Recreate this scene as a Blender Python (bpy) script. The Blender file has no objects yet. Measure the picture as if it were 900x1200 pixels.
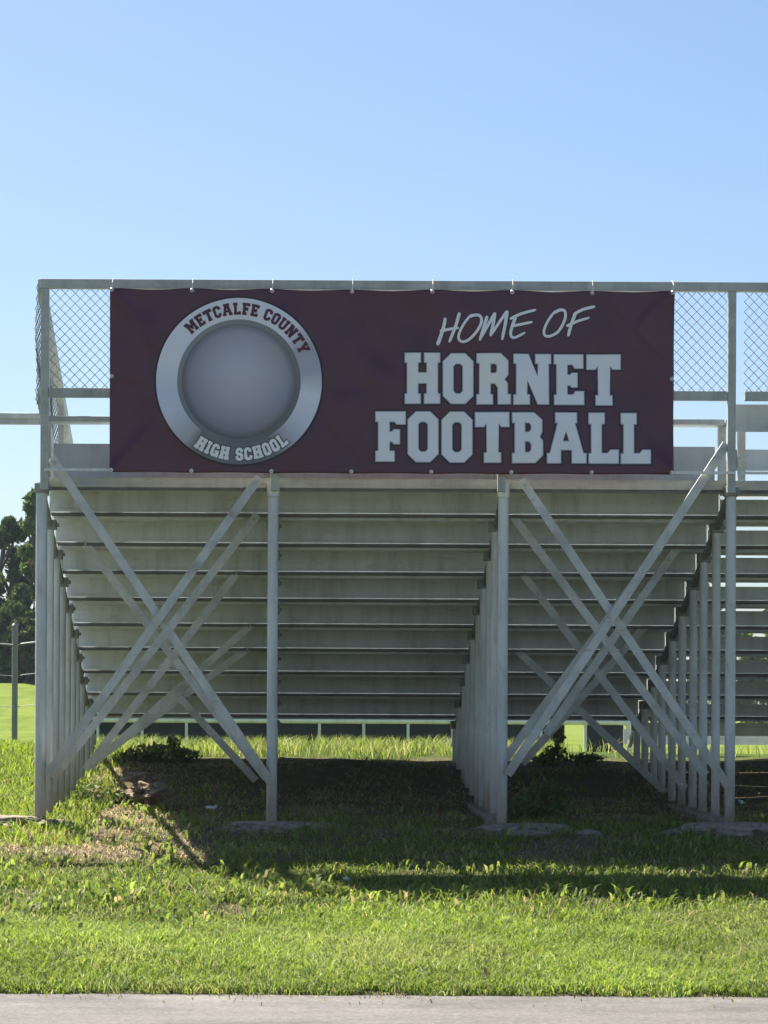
import bpy, bmesh, math, random
import numpy as np
from mathutils import Vector, Matrix, noise
from mathutils.geometry import tessellate_polygon

R = math.radians
rng = np.random.default_rng(11)
random.seed(5)
scene = bpy.context.scene
COL = scene.collection

# ------------------------------------------------------------------ camera
CAM_D, CAM_Z, FPX, VX, VY = 21.4, 0.925, 3125.0, 329.0, 835.0
ROLL = 0.0050
cam = bpy.data.cameras.new('camera')
cam.sensor_fit = 'AUTO'; cam.sensor_width = 36.0
cam.lens = 36.0 * FPX / 1200.0
cam.shift_x = (450 - VX) / 1200.0
cam.shift_y = (VY - 600) / 1200.0
cam.clip_start = 0.5; cam.clip_end = 3000
camo = bpy.data.objects.new('camera', cam); COL.objects.link(camo)
camo.matrix_world = Matrix.Translation((0, -CAM_D, CAM_Z)) @ Matrix.Rotation(R(90), 4, 'X') @ Matrix.Rotation(ROLL, 4, 'Z')
scene.camera = camo

def P(px, py, Y):
    """a measured position in the photograph, at a known distance Y, as a place in metres"""
    dx, dy = px - VX, py - VY
    s, c = math.sin(ROLL), math.cos(ROLL)
    dx, dy = dx * c + dy * s, -dx * s + dy * c
    k = (CAM_D + Y) / FPX
    return Vector((dx * k, Y, CAM_Z - dy * k))

# ------------------------------------------------------------------ light
world = bpy.data.worlds.new('World'); scene.world = world; world.use_nodes = True
nt = world.node_tree
for n in list(nt.nodes): nt.nodes.remove(n)
SUN = Vector((-0.46, 0.672, 1.0)).normalized()
elev = math.asin(SUN.z); azim = math.atan2(SUN.x, SUN.y)
sky = nt.nodes.new('ShaderNodeTexSky'); sky.sky_type = 'NISHITA'; sky.sun_disc = False
sky.sun_elevation = elev; sky.sun_rotation = azim
sky.altitude = 200; sky.air_density = 1.0; sky.dust_density = 1.15; sky.ozone_density = 5.0
bg = nt.nodes.new('ShaderNodeBackground'); bg.inputs[1].default_value = 0.05
wo = nt.nodes.new('ShaderNodeOutputWorld')
nt.links.new(sky.outputs[0], bg.inputs[0]); nt.links.new(bg.outputs[0], wo.inputs[0])
sl = bpy.data.lights.new('sun', 'SUN'); sl.energy = 5.0; sl.angle = R(0.53); sl.color = (1.0, 0.95, 0.86)
so = bpy.data.objects.new('sun', sl); COL.objects.link(so)
so.rotation_euler = (-SUN).to_track_quat('-Z', 'Y').to_euler()
so.location = (-20, 30, 45)
scene.view_settings.view_transform = 'Standard'
scene.view_settings.look = 'None'
scene.view_settings.gamma = 1.0
scene.view_settings.exposure = 1.5
scene.view_settings.use_curve_mapping = False

# ------------------------------------------------------------------ materials
def mat(name):
    m = bpy.data.materials.new(name); m.use_nodes = True
    b = m.node_tree.nodes['Principled BSDF']
    return m, m.node_tree, b

def nd(t, kind, **kw):
    n = t.nodes.new(kind)
    for k, v in kw.items():
        if hasattr(n, k): setattr(n, k, v)
    return n

def tex_noise(t, scale, detail=5, rough=0.6, vec=None):
    n = t.nodes.new('ShaderNodeTexNoise')
    n.inputs['Scale'].default_value = scale; n.inputs['Detail'].default_value = detail
    n.inputs['Roughness'].default_value = rough
    if vec is not None: t.links.new(vec, n.inputs['Vector'])
    return n

def ramp(t, fac, stops):
    r = t.nodes.new('ShaderNodeValToRGB')
    e = r.color_ramp.elements
    while len(e) > 1: e.remove(e[-1])
    e[0].position = stops[0][0]; e[0].color = (*stops[0][1], 1)
    for p, c in stops[1:]:
        k = e.new(p); k.color = (*c, 1)
    t.links.new(fac, r.inputs[0])
    return r

def mix(t, fac, a, b, mode='MIX'):
    m = t.nodes.new('ShaderNodeMix'); m.data_type = 'RGBA'; m.blend_type = mode
    for sock, v in ((m.inputs[0], fac), (m.inputs[6], a), (m.inputs[7], b)):
        if isinstance(v, (int, float)): sock.default_value = v
        elif isinstance(v, tuple): sock.default_value = (*v, 1)
        else: t.links.new(v, sock)
    return m.outputs[2]

def math_node(t, op, a, b=0.0):
    m = t.nodes.new('ShaderNodeMath'); m.operation = op
    for s, v in ((m.inputs[0], a), (m.inputs[1], b)):
        if isinstance(v, (int, float)): s.default_value = v
        else: t.links.new(v, s)
    return m.outputs[0]

def steel(name, base, var=0.25, rust=0.35, rough=0.5, metallic=0.15, lowrust=True, scale=5.0, tall=True):
    m, t, b = mat(name)
    g = t.nodes.new('ShaderNodeNewGeometry')
    mp = t.nodes.new('ShaderNodeMapping'); t.links.new(g.outputs['Position'], mp.inputs[0])
    mp.inputs['Scale'].default_value = (1, 1, 0.25) if tall else (0.3, 1, 1)
    n1 = tex_noise(t, scale, 6, 0.65, mp.outputs[0])
    dark = tuple(c * (1 - var) for c in base); lite = tuple(min(0.85, c * (1 + var * 0.6)) for c in base)
    r = ramp(t, n1.outputs['Fac'], [(0.3, dark), (0.52, base), (0.72, lite)])
    n2 = tex_noise(t, 14, 8, 0.75, mp.outputs[0])
    rm = ramp(t, n2.outputs['Fac'], [(0.57, (0, 0, 0)), (0.72, (1, 1, 1))])
    f = math_node(t, 'MULTIPLY', rm.outputs[0], rust)
    if lowrust:   # mud splash and rust on the feet of the posts
        sx = t.nodes.new('ShaderNodeSeparateXYZ'); t.links.new(g.outputs['Position'], sx.inputs[0])
        mr = t.nodes.new('ShaderNodeMapRange'); t.links.new(sx.outputs[2], mr.inputs[0])
        mr.inputs[1].default_value = 0.75; mr.inputs[2].default_value = 0.02
        mr.inputs[3].default_value = 0.0; mr.inputs[4].default_value = 1.0
        n3 = tex_noise(t, 9, 6, 0.7, mp.outputs[0])
        low = math_node(t, 'MULTIPLY', mr.outputs[0], n3.outputs['Fac'])
        low = math_node(t, 'MULTIPLY', low, 1.9)
        f = math_node(t, 'MAXIMUM', f, low)
    ms = t.nodes.new('ShaderNodeMapping'); t.links.new(g.outputs['Position'], ms.inputs[0]); ms.inputs['Scale'].default_value = (1, 1, 0.16)
    ns = tex_noise(t, 7.5, 6, 0.7, ms.outputs[0])
    rs_ = ramp(t, ns.outputs['Fac'], [(0.32, (0.70, 0.69, 0.66)), (0.5, (0.97, 0.97, 0.96)), (0.7, (1.08, 1.08, 1.08))])
    body = mix(t, 0.8, r.outputs[0], rs_.outputs[0], 'MULTIPLY')
    c = mix(t, f, body, (0.24, 0.17, 0.10))
    t.links.new(c, b.inputs['Base Color'])
    rr = ramp(t, n1.outputs['Fac'], [(0.2, (rough - .1,) * 3), (0.8, (rough + .15,) * 3)])
    t.links.new(rr.outputs[0], b.inputs['Roughness'])
    b.inputs['Metallic'].default_value = metallic
    bp = t.nodes.new('ShaderNodeBump'); bp.inputs['Strength'].default_value = 0.15; bp.inputs['Distance'].default_value = 0.004
    t.links.new(n2.outputs['Fac'], bp.inputs['Height']); t.links.new(bp.outputs[0], b.inputs['Normal'])
    return m

M = {}
M['post'] = steel('post_paint', (0.62, 0.64, 0.63), 0.22, 0.55, 0.45, 0.1)
M['brace'] = steel('brace_paint', (0.57, 0.58, 0.545), 0.30, 0.75, 0.5, 0.1, tall=False)
M['rail'] = steel('rail_paint', (0.46, 0.48, 0.43), 0.3, 0.6, 0.5, 0.1, lowrust=False, tall=False)
M['deck'] = steel('deck_panel', (0.62, 0.66, 0.68), 0.16, 0.40, 0.55, 0.1, lowrust=False, scale=2.5, tall=False)
M['edge_shade'] = steel('deck_edge_shade', (0.13, 0.13, 0.125), 0.3, 0.3, 0.6, 0.1, lowrust=False, tall=False)  # near-black tone stands in for the shade under the tread edges
M['clamp'] = steel('clamp_steel', (0.26, 0.27, 0.26), 0.3, 0.35, 0.6, 0.2, lowrust=False)
M['sleeve'] = steel('bright_sleeve', (0.66, 0.67, 0.62), 0.2, 0.2, 0.35, 0.3, lowrust=False)
M['wire'] = steel('galvanised_wire', (0.10, 0.115, 0.13), 0.15, 0.1, 0.75, 0.0, lowrust=False)
M['panel'] = steel('toe_panel', (0.42, 0.46, 0.48), 0.12, 0.15, 0.5, 0.2, lowrust=False, tall=False)
M['white_pipe'] = steel('white_pipe', (0.78, 0.79, 0.78), 0.08, 0.1, 0.4, 0.0, lowrust=False)
M['fence'] = steel('fence_steel', (0.20, 0.22, 0.23), 0.2, 0.2, 0.5, 0.3, lowrust=False)

def simple(name, base, rough=0.6, var=0.2, scale=20, bump=0.0, metallic=0.0):
    m, t, b = mat(name)
    n = tex_noise(t, scale, 6, 0.6)
    g = t.nodes.new('ShaderNodeNewGeometry'); t.links.new(g.outputs['Position'], n.inputs['Vector'])
    r = ramp(t, n.outputs['Fac'], [(0.3, tuple(c * (1 - var) for c in base)), (0.7, tuple(min(.9, c * (1 + var)) for c in base))])
    t.links.new(r.outputs[0], b.inputs['Base Color'])
    b.inputs['Roughness'].default_value = rough; b.inputs['Metallic'].default_value = metallic
    if bump:
        bp = t.nodes.new('ShaderNodeBump'); bp.inputs['Strength'].default_value = bump; bp.inputs['Distance'].default_value = 0.02
        t.links.new(n.outputs['Fac'], bp.inputs['Height']); t.links.new(bp.outputs[0], b.inputs['Normal'])
    return m

M['vinyl'] = simple('maroon_vinyl', (0.092, 0.025, 0.047), 0.33, 0.12, 3)
M['print_white'] = simple('white_print', (0.87, 0.87, 0.89), 0.45, 0.04, 4)
M['print_edge'] = simple('grey_print_edge', (0.46, 0.46, 0.50), 0.45, 0.05, 4)
M['print_dark'] = simple('dark_print_outline', (0.022, 0.010, 0.022), 0.45, 0.05, 4)
M['print_maroon'] = simple('maroon_print', (0.085, 0.016, 0.032), 0.45, 0.1, 4)
M['brass'] = simple('grommet_metal', (0.75, 0.74, 0.70), 0.3, 0.1, 9, metallic=0.7)
M['tie'] = simple('white_plastic', (0.8, 0.8, 0.8), 0.4, 0.02, 9)
M['concrete'] = simple('weathered_concrete', (0.25, 0.205, 0.16), 0.95, 0.5, 20, 0.9)
M['clod'] = simple('red_clay', (0.25, 0.185, 0.13), 0.95, 0.45, 26, 1.0)
M['stone'] = simple('grey_stone', (0.20, 0.175, 0.14), 0.9, 0.3, 22, 0.5)
M['screen'] = simple('dark_screen', (0.025, 0.03, 0.042), 0.8, 0.3, 3)
M['bark'] = simple('bark', (0.11, 0.085, 0.06), 0.9, 0.4, 6, 0.6)
M['yellow_leaf'] = simple('yellow_leaf', (0.55, 0.45, 0.12), 0.6, 0.2, 60)
M['paper'] = simple('white_paper', (0.75, 0.75, 0.72), 0.7, 0.03, 60)

def colattr_leaf(name, trans=0.45, rough=0.5):
    m, t, b = mat(name)
    a = t.nodes.new('ShaderNodeAttribute'); a.attribute_name = 'Col'
    t.links.new(a.outputs['Color'], b.inputs['Base Color']); b.inputs['Roughness'].default_value = rough
    tr = t.nodes.new('ShaderNodeBsdfTranslucent')
    hs = t.nodes.new('ShaderNodeHueSaturation'); hs.inputs['Value'].default_value = 1.5; hs.inputs['Saturation'].default_value = 1.08
    hs.inputs['Hue'].default_value = 0.49
    t.links.new(a.outputs['Color'], hs.inputs['Color']); t.links.new(hs.outputs[0], tr.inputs[0])
    mx = t.nodes.new('ShaderNodeMixShader'); mx.inputs[0].default_value = trans
    out = [n for n in t.nodes if n.type == 'OUTPUT_MATERIAL'][0]
    t.links.new(b.outputs[0], mx.inputs[1]); t.links.new(tr.outputs[0], mx.inputs[2]); t.links.new(mx.outputs[0], out.inputs[0])
    return m
M['blade'] = colattr_leaf('grass_blade', 0.42, 0.6)
M['blade'].node_tree.nodes['Principled BSDF'].inputs['Specular IOR Level'].default_value = 0.2
M['leaf'] = colattr_leaf('tree_leaf', 0.2, 0.7)
M['leaf'].node_tree.nodes['Principled BSDF'].inputs['Specular IOR Level'].default_value = 0.15

# ground soil and turf
def ground_mat():
    m, t, b = mat('ground_soil')
    g = t.nodes.new('ShaderNodeNewGeometry')
    a = t.nodes.new('ShaderNodeAttribute'); a.attribute_name = 'Turf'
    n1 = tex_noise(t, 7, 8, 0.7, g.outputs['Position'])
    n2 = tex_noise(t, 45, 6, 0.7, g.outputs['Position'])
    n3 = tex_noise(t, 0.35, 5, 0.6, g.outputs['Position'])
    soil = ramp(t, n1.outputs['Fac'], [(0.25, (0.07, 0.05, 0.032)), (0.5, (0.14, 0.105, 0.07)), (0.68, (0.23, 0.18, 0.12)), (0.8, (0.30, 0.24, 0.17))])
    soil2 = mix(t, 0.5, soil.outputs[0], ramp(t, n2.outputs['Fac'], [(0.3, (0.05, 0.038, 0.025)), (0.7, (0.27, 0.21, 0.14))]).outputs[0])
    turf = ramp(t, n2.outputs['Fac'], [(0.3, (0.030, 0.048, 0.010)), (0.55, (0.075, 0.11, 0.022)), (0.75, (0.13, 0.16, 0.04))])
    far = ramp(t, n3.outputs['Fac'], [(0.3, (0.11, 0.17, 0.022)), (0.7, (0.19, 0.23, 0.045))])
    mp4 = t.nodes.new('ShaderNodeMapping'); mp4.inputs['Scale'].default_value = (1, 0.12, 1); t.links.new(g.outputs['Position'], mp4.inputs[0])
    n4 = tex_noise(t, 1.3, 7, 0.8, mp4.outputs[0])
    far2 = mix(t, 0.75, far.outputs[0], ramp(t, n4.outputs['Fac'], [(0.3, (0.55, .55, .5)), (0.7, (1.25, 1.2, 1.1))]).outputs[0], 'MULTIPLY')
    s = t.nodes.new('ShaderNodeSeparateColor'); t.links.new(a.outputs['Color'], s.inputs[0])
    c = mix(t, s.outputs[0], soil2, turf.outputs[0])
    c = mix(t, s.outputs[1], c, far2)
    t.links.new(c, b.inputs['Base Color']); b.inputs['Roughness'].default_value = 0.95; b.inputs['Specular IOR Level'].default_value = 0.05
    bp = t.nodes.new('ShaderNodeBump'); bp.inputs['Strength'].default_value = 0.7; bp.inputs['Distance'].default_value = 0.04
    t.links.new(n2.outputs['Fac'], bp.inputs['Height']); t.links.new(bp.outputs[0], b.inputs['Normal'])
    return m
M['ground'] = ground_mat()

def road_mat():
    m, t, b = mat('old_asphalt')
    g = t.nodes.new('ShaderNodeNewGeometry')
    mp = t.nodes.new('ShaderNodeMapping'); mp.inputs['Scale'].default_value = (0.35, 1.6, 1); t.links.new(g.outputs['Position'], mp.inputs[0])
    n1 = tex_noise(t, 2.2, 7, 0.65, mp.outputs[0])
    n2 = tex_noise(t, 38, 5, 0.85, g.outputs['Position'])
    v = t.nodes.new('ShaderNodeTexVoronoi'); v.inputs['Scale'].default_value = 55; t.links.new(g.outputs['Position'], v.inputs['Vector'])
    big = ramp(t, n1.outputs['Fac'], [(0.3, (0.080, 0.072, 0.066)), (0.55, (0.115, 0.104, 0.096)), (0.75, (0.155, 0.140, 0.128))])
    sp = ramp(t, n2.outputs['Fac'], [(0.32, (0.28, 0.27, 0.26)), (0.5, (1, 1, 1)), (0.68, (1.8, 1.77, 1.72))])
    c = mix(t, 0.8, big.outputs[0], sp.outputs[0], 'MULTIPLY')
    vr = ramp(t, v.outputs['Color'], [(0.0, (0.75, .75, .75)), (1.0, (1.2, 1.2, 1.2))])
    c = mix(t, 0.7, c, vr.outputs[0], 'MULTIPLY')
    n5 = tex_noise(t, 1.1, 6, 0.7, g.outputs['Position'])
    c = mix(t, 0.8, c, ramp(t, n5.outputs['Fac'], [(0.36, (0.62, 0.61, 0.60)), (0.5, (1, 1, 1)), (0.66, (1.12, 1.1, 1.06))]).outputs[0], 'MULTIPLY')
    v3 = t.nodes.new('ShaderNodeTexVoronoi'); v3.inputs['Scale'].default_value = 17; t.links.new(g.outputs['Position'], v3.inputs['Vector'])
    c = mix(t, 0.55, c, ramp(t, v3.outputs['Distance'], [(0.0, (2.0, 1.95, 1.85)), (0.12, (1.0, 1, 1)), (0.5, (0.85, .85, .85))]).outputs[0], 'MULTIPLY')
    t.links.new(c, b.inputs['Base Color']); b.inputs['Roughness'].default_value = 0.85
    bp = t.nodes.new('ShaderNodeBump'); bp.inputs['Strength'].default_value = 0.6; bp.inputs['Distance'].default_value = 0.006
    t.links.new(n2.outputs['Fac'], bp.inputs['Height']); t.links.new(bp.outputs[0], b.inputs['Normal'])
    return m
M['road'] = road_mat()

# ------------------------------------------------------------------ mesh helpers
class MB:
    def __init__(self): self.v = []; self.f = []
    def box(self, x0, x1, y0, y1, z0, z1):
        n = len(self.v)
        self.v += [(x0, y0, z0), (x1, y0, z0), (x1, y1, z0), (x0, y1, z0), (x0, y0, z1), (x1, y0, z1), (x1, y1, z1), (x0, y1, z1)]
        self.f += [tuple(n + i for i in q) for q in ((3, 2, 1, 0), (4, 5, 6, 7), (0, 1, 5, 4), (1, 2, 6, 5), (2, 3, 7, 6), (3, 0, 4, 7))]
        return self
    def prism(self, a, b, u, profile):
        """sweep a 2D profile from a to b; profile x runs along u, profile y along (b-a) x u"""
        a, b, u = Vector(a), Vector(b), Vector(u)
        d = (b - a).normalized(); u = (u - d * u.dot(d)).normalized(); w = d.cross(u)
        n = len(self.v); k = len(profile)
        for c in (a, b):
            for (p, q) in profile: self.v.append(tuple(c + u * p + w * q))
        for i in range(k):
            j = (i + 1) % k
            self.f.append((n + i, n + j, n + k + j, n + k + i))
        self.f.append(tuple(n + i for i in reversed(range(k)))); self.f.append(tuple(n + k + i for i in range(k)))
        return self
    def tube(self, pts, r, seg=10, caps=True):
        pts = [Vector(p) for p in pts]; rr = r if isinstance(r, (list, tuple)) else [r] * len(pts)
        n = len(self.v); up = None
        for i, p in enumerate(pts):
            d = (pts[min(i + 1, len(pts) - 1)] - pts[max(i - 1, 0)]).normalized()
            if up is None: up = Vector((0, 0, 1)) if abs(d.z) < .9 else Vector((1, 0, 0))
            u = (up - d * up.dot(d)).normalized(); up = u; w = d.cross(u)
            for k in range(seg):
                a = 2 * math.pi * k / seg
                self.v.append(tuple(p + (u * math.cos(a) + w * math.sin(a)) * rr[i]))
        for i in range(len(pts) - 1):
            for k in range(seg):
                j = (k + 1) % seg; q = n + i * seg
                self.f.append((q + k, q + j, q + seg + j, q + seg + k))
        if caps:
            self.f.append(tuple(n + k for k in reversed(range(seg))))
            q = n + (len(pts) - 1) * seg; self.f.append(tuple(q + k for k in range(seg)))
        return self
    def build(self, name, m, parent=None, smooth=False, bevel=0.0):
        me = bpy.data.meshes.new(name); me.from_pydata(self.v, [], self.f); me.update()
        me.materials.append(m)
        o = bpy.data.objects.new(name, me); COL.objects.link(o)
        if smooth:
            me.shade_smooth()
            bm = bmesh.new(); bm.from_mesh(me)
            for e in bm.edges:
                if len(e.link_faces) == 2 and e.calc_face_angle(0) > 0.8: e.smooth = False
            bm.to_mesh(me); bm.free()
        if bevel:
            md = o.modifiers.new('bevel', 'BEVEL'); md.width = bevel; md.segments = 2; md.limit_method = 'ANGLE'
        if parent is not None: put(o, parent)
        return o

def put(o, parent):
    o.parent = parent
    o.matrix_parent_inverse = Matrix.Translation(-parent.location) if parent.parent is None else Matrix.Identity(4)
    if parent.type == 'MESH': o.matrix_parent_inverse = Matrix.Identity(4)

def tag(o, label=None, cat=None, group=None, kind=None):
    if label: o['label'] = label
    if cat: o['category'] = cat
    if group: o['group'] = group
    if kind: o['kind'] = kind
    return o

def empty(name, loc, label, cat, group=None):
    o = bpy.data.objects.new(name, None); COL.objects.link(o); o.location = loc; o.empty_display_size = 0.2
    return tag(o, label, cat, group)

# ------------------------------------------------------------------ terrain
def smooth(a, b, x):
    t = min(1.0, max(0.0, (x - a) / (b - a))); return t * t * (3 - 2 * t)
PROFILE = [(-400, -0.70), (-6.5, -0.70), (-6.31, -0.70), (-6.2, -0.655), (-5, -0.53), (-4, -0.43), (-3, -0.325), (-2, -0.21), (-1, -0.09), (-0.4, -0.02), (0.2, 0.02),
           (1, 0.05), (2, 0.075), (3, 0.13), (4, 0.22), (5, 0.36), (6, 0.47), (7, 0.51), (8, 0.49), (12, 0.40), (20, 0.22), (40, 0.12), (120, 0.02), (300, 0.0), (2000, 0.0)]
PY = np.array([p[0] for p in PROFILE]); PZ = np.array([p[1] for p in PROFILE])
def ground_z(x, y):
    z = float(np.interp(y, PY, PZ))
    # the mound under the stand; open grass beside it is gentler
    if y > 1:
        side = smooth(-2.4, -3.4, x)
        z += side * (0.30 * smooth(1, 6, y) - 0.30 * smooth(6, 14, y)) * 0.2
    if y > 18:
        lat = x / (y + CAM_D)
        w = smooth(-0.050, -0.088, lat)
        z += w * (0.22 * smooth(18, 45, y) + 2.35 * smooth(45, 120, y) + 3.0 * smooth(120, 300, y))
    if y > -6.25 and y < 14:
        a = 0.035 * smooth(-6.25, -5.5, y)
        z += a * noise.noise(Vector((x * 0.9, y * 0.9, 3.1))) + a * 0.5 * noise.noise(Vector((x * 2.7, y * 2.7, 8.0)))
        z += 0.05 * smooth(-4.3, -3.7, y) * (1 - smooth(-3.4, -2.6, y)) * (0.6 + noise.noise(Vector((x * 1.3, y, 1.0))))
        z += 0.16 * math.exp(-((y - 4.3) / 0.8) ** 2) * smooth(-0.9, 0.4, x) * (1 - smooth(1.0, 2.2, x)) * (1 + 0.5 * noise.noise(Vector((x * 2, y * 2, 4))))
    return z
def axis(lo, hi, d_lo, d_hi, step, grow=1.16):
    a = list(np.arange(d_lo, d_hi + 1e-6, step))
    s = step
    while a[-1] < hi: s *= grow; a.append(a[-1] + s)
    s = step; pre = []
    c = d_lo
    while c > lo: s *= grow; c -= s; pre.append(c)
    return pre[::-1] + a
xs = axis(-320, 320, -4.2, 6.2, 0.09); ys = axis(-90, 480, -6.7, 12, 0.085)
gv = [(x, y, ground_z(x, y)) for y in ys for x in xs]
nx = len(xs)
gf = [(j * nx + i, j * nx + i + 1, (j + 1) * nx + i + 1, (j + 1) * nx + i) for j in range(len(ys) - 1) for i in range(nx - 1)]
gme = bpy.data.meshes.new('ground'); gme.from_pydata(gv, [], gf); gme.update(); gme.shade_smooth(); gme.materials.append(M['ground'])

# how much of the soil is turf: R = turf between blades, G = plain meadow far off
def n2(x, y, s, o=0.0): return noise.noise(Vector((x * s, y * s, o)))
FX = [P(48.5, 835, 0).x, P(319, 835, 0).x, P(588, 835, 0).x, P(854, 835, 0).x]
def bare(x, y):
    """0 = full turf, 1 = bare soil"""
    b = 0.0
    if y < -6.22: return 1.0
    # worn ground along the front of the stand
    b = max(b, smooth(-3.0, -1.2, y) * (1 - smooth(-0.1, 0.6, y)) * (0.55 + 0.9 * n2(x, y, 1.1, 5) + 0.5 * n2(x, y, 3.1, 2)))
    under = smooth(-0.2, 1.0, y) * (1 - smooth(5.4, 6.4, y)) * smooth(-2.1, -1.5, x)
    b = max(b, under * (0.95 + 0.45 * n2(x, y, 1.4, 9)))
    b = max(b, smooth(-3.2, -2.9, x) * (1 - smooth(-1.75, -1.5, x)) * smooth(-0.62, -0.42, y) * (1 - smooth(0.0, 0.2, y)))
    for k, fx in enumerate(FX):
        d = math.hypot((x - fx) / 0.66, (y + 0.15) / 0.5)
        b = max(b, (1 - smooth(0.75, 1.25, d + 0.3 * n2(x, y, 4, k))) * 1.0)
    # weed line
    b = max(b, (smooth(-4.5, -3.9, y) * (1 - smooth(-3.2, -2.8, y))) * (0.22 + 1.1 * n2(x, y, 1.9, 7)))
    if x < -0.2:
        b = max(b, smooth(-0.2, -0.6, x) * smooth(-2.3, -1.5, y) * (1 - smooth(1.2, 4.0, y)) * smooth(-2.25, -1.5, x) * (0.95 + 0.9 * n2(x, y, 1.7, 4)))
    return min(1.0, max(0.0, b))
ca = gme.color_attributes.new('Turf', 'FLOAT_COLOR', 'POINT')
buf = np.zeros((len(gv), 4), np.float32); buf[:, 3] = 1
for i, (x, y, z) in enumerate(gv):
    if -7 < y < 13 and -5 < x < 7:
        buf[i, 0] = 1 - bare(x, y)
    else:
        buf[i, 0] = 1
    buf[i, 1] = smooth(9, 13, y) if y > 0 else 0
    if x < -2.2: buf[i, 1] = max(buf[i, 1], smooth(-2.2, -4.5, x) * smooth(3, 9, y))
ca.data.foreach_set('color', buf.ravel())
ground = bpy.data.objects.new('ground', gme); COL.objects.link(ground); tag(ground, kind='structure')

# road: one sheet with a ragged edge
rb_x = list(np.arange(-9, 12, 0.06))
edge = [-6.25 + 0.050 * n2(x, 0, 1.6, 1) + 0.035 * n2(x, 0, 7, 2) + 0.016 * n2(x, 0, 25, 2) + 0.004 * x for x in rb_x]
rv, rf = [], []
for x, e in zip([-160] + rb_x + [160], [-6.25] + edge + [-6.25]):
    rv += [(x, e, -0.690), (x, e - 0.03, -0.676), (x, -9.0, -0.672), (x, -40, -0.672)]
for i in range(len(rb_x) + 1):
    for k in range(3):
        a = i * 4 + k; rf.append((a, a + 1, a + 5, a + 4))
rb = MB(); rb.v, rb.f = rv, [tuple(reversed(f)) for f in rf]
road = rb.build('road', M['road'], smooth=True); tag(road, kind='structure')
bm = bmesh.new(); bm.from_mesh(road.data); bmesh.ops.recalc_face_normals(bm, faces=bm.faces)
if sum(f.normal.z for f in bm.faces) < 0: bmesh.ops.reverse_faces(bm, faces=bm.faces)
bm.to_mesh(road.data); bm.free()

# ------------------------------------------------------------------ bleachers
T, RISE, Z0, NROW = 0.61, 0.2075, 2.785, 10
def zr(k): return Z0 - RISE * k
L_PROFILE = [(-0.034, 0), (0.034, 0), (0.034, 0.05), (0.028, 0.05), (0.028, 0.006), (-0.034, 0.006)]
def brace(parent, a, b, back=0.0):
    """angle iron bolted to two posts, one leg towards the viewer"""
    a, b = Vector(a), Vector(b)
    if a.x > b.x: a, b = b, a
    d = (b - a).normalized(); u = Vector((-d.z, 0, d.x))
    m = MB()
    # profile: u = across the brace, w = d x u pointing away from the road
    m.prism(a, b, u, L_PROFILE if d.cross(u).y > 0 else [(p, -q) for p, q in reversed(L_PROFILE)])
    o = m.build('brace', M['brace'], parent)
    for c, s in ((a, 1), (b, -1)):
        p = c + d * 0.05 * s
        MB().tube([p + Vector((0, -0.014, 0)), p + Vector((0, 0.002, 0))], 0.010, 6).build('bolt', M['rail'], o)
    return o
def post(parent, x, y, ztop, zbot, sleeve=False, r=0.0435):
    m = MB().tube([(x, y, zbot), (x, y, ztop)], r, 18)
    o = m.build('post', M['post'], parent, smooth=True)
    if sleeve:
        s = MB().tube([(x, y, ztop - 0.11), (x, y, ztop + 0.006)], 0.052, 18)
        s.box(x - 0.012, x + 0.012, y - 0.062, y - 0.050, ztop - 0.075, ztop - 0.05)
        s.build('sleeve', M['sleeve'], o, smooth=True)
    else:
        c = MB()
        c.box(x - 0.055, x + 0.055, y - 0.05, y + 0.05, ztop - 0.085, ztop - 0.005)
        c.box(x + 0.05, x + 0.075, y - 0.03, y + 0.03, ztop - 0.06, ztop - 0.03)
        c.build('clamp', M['clamp'], o, bevel=0.006)
    return o

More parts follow.
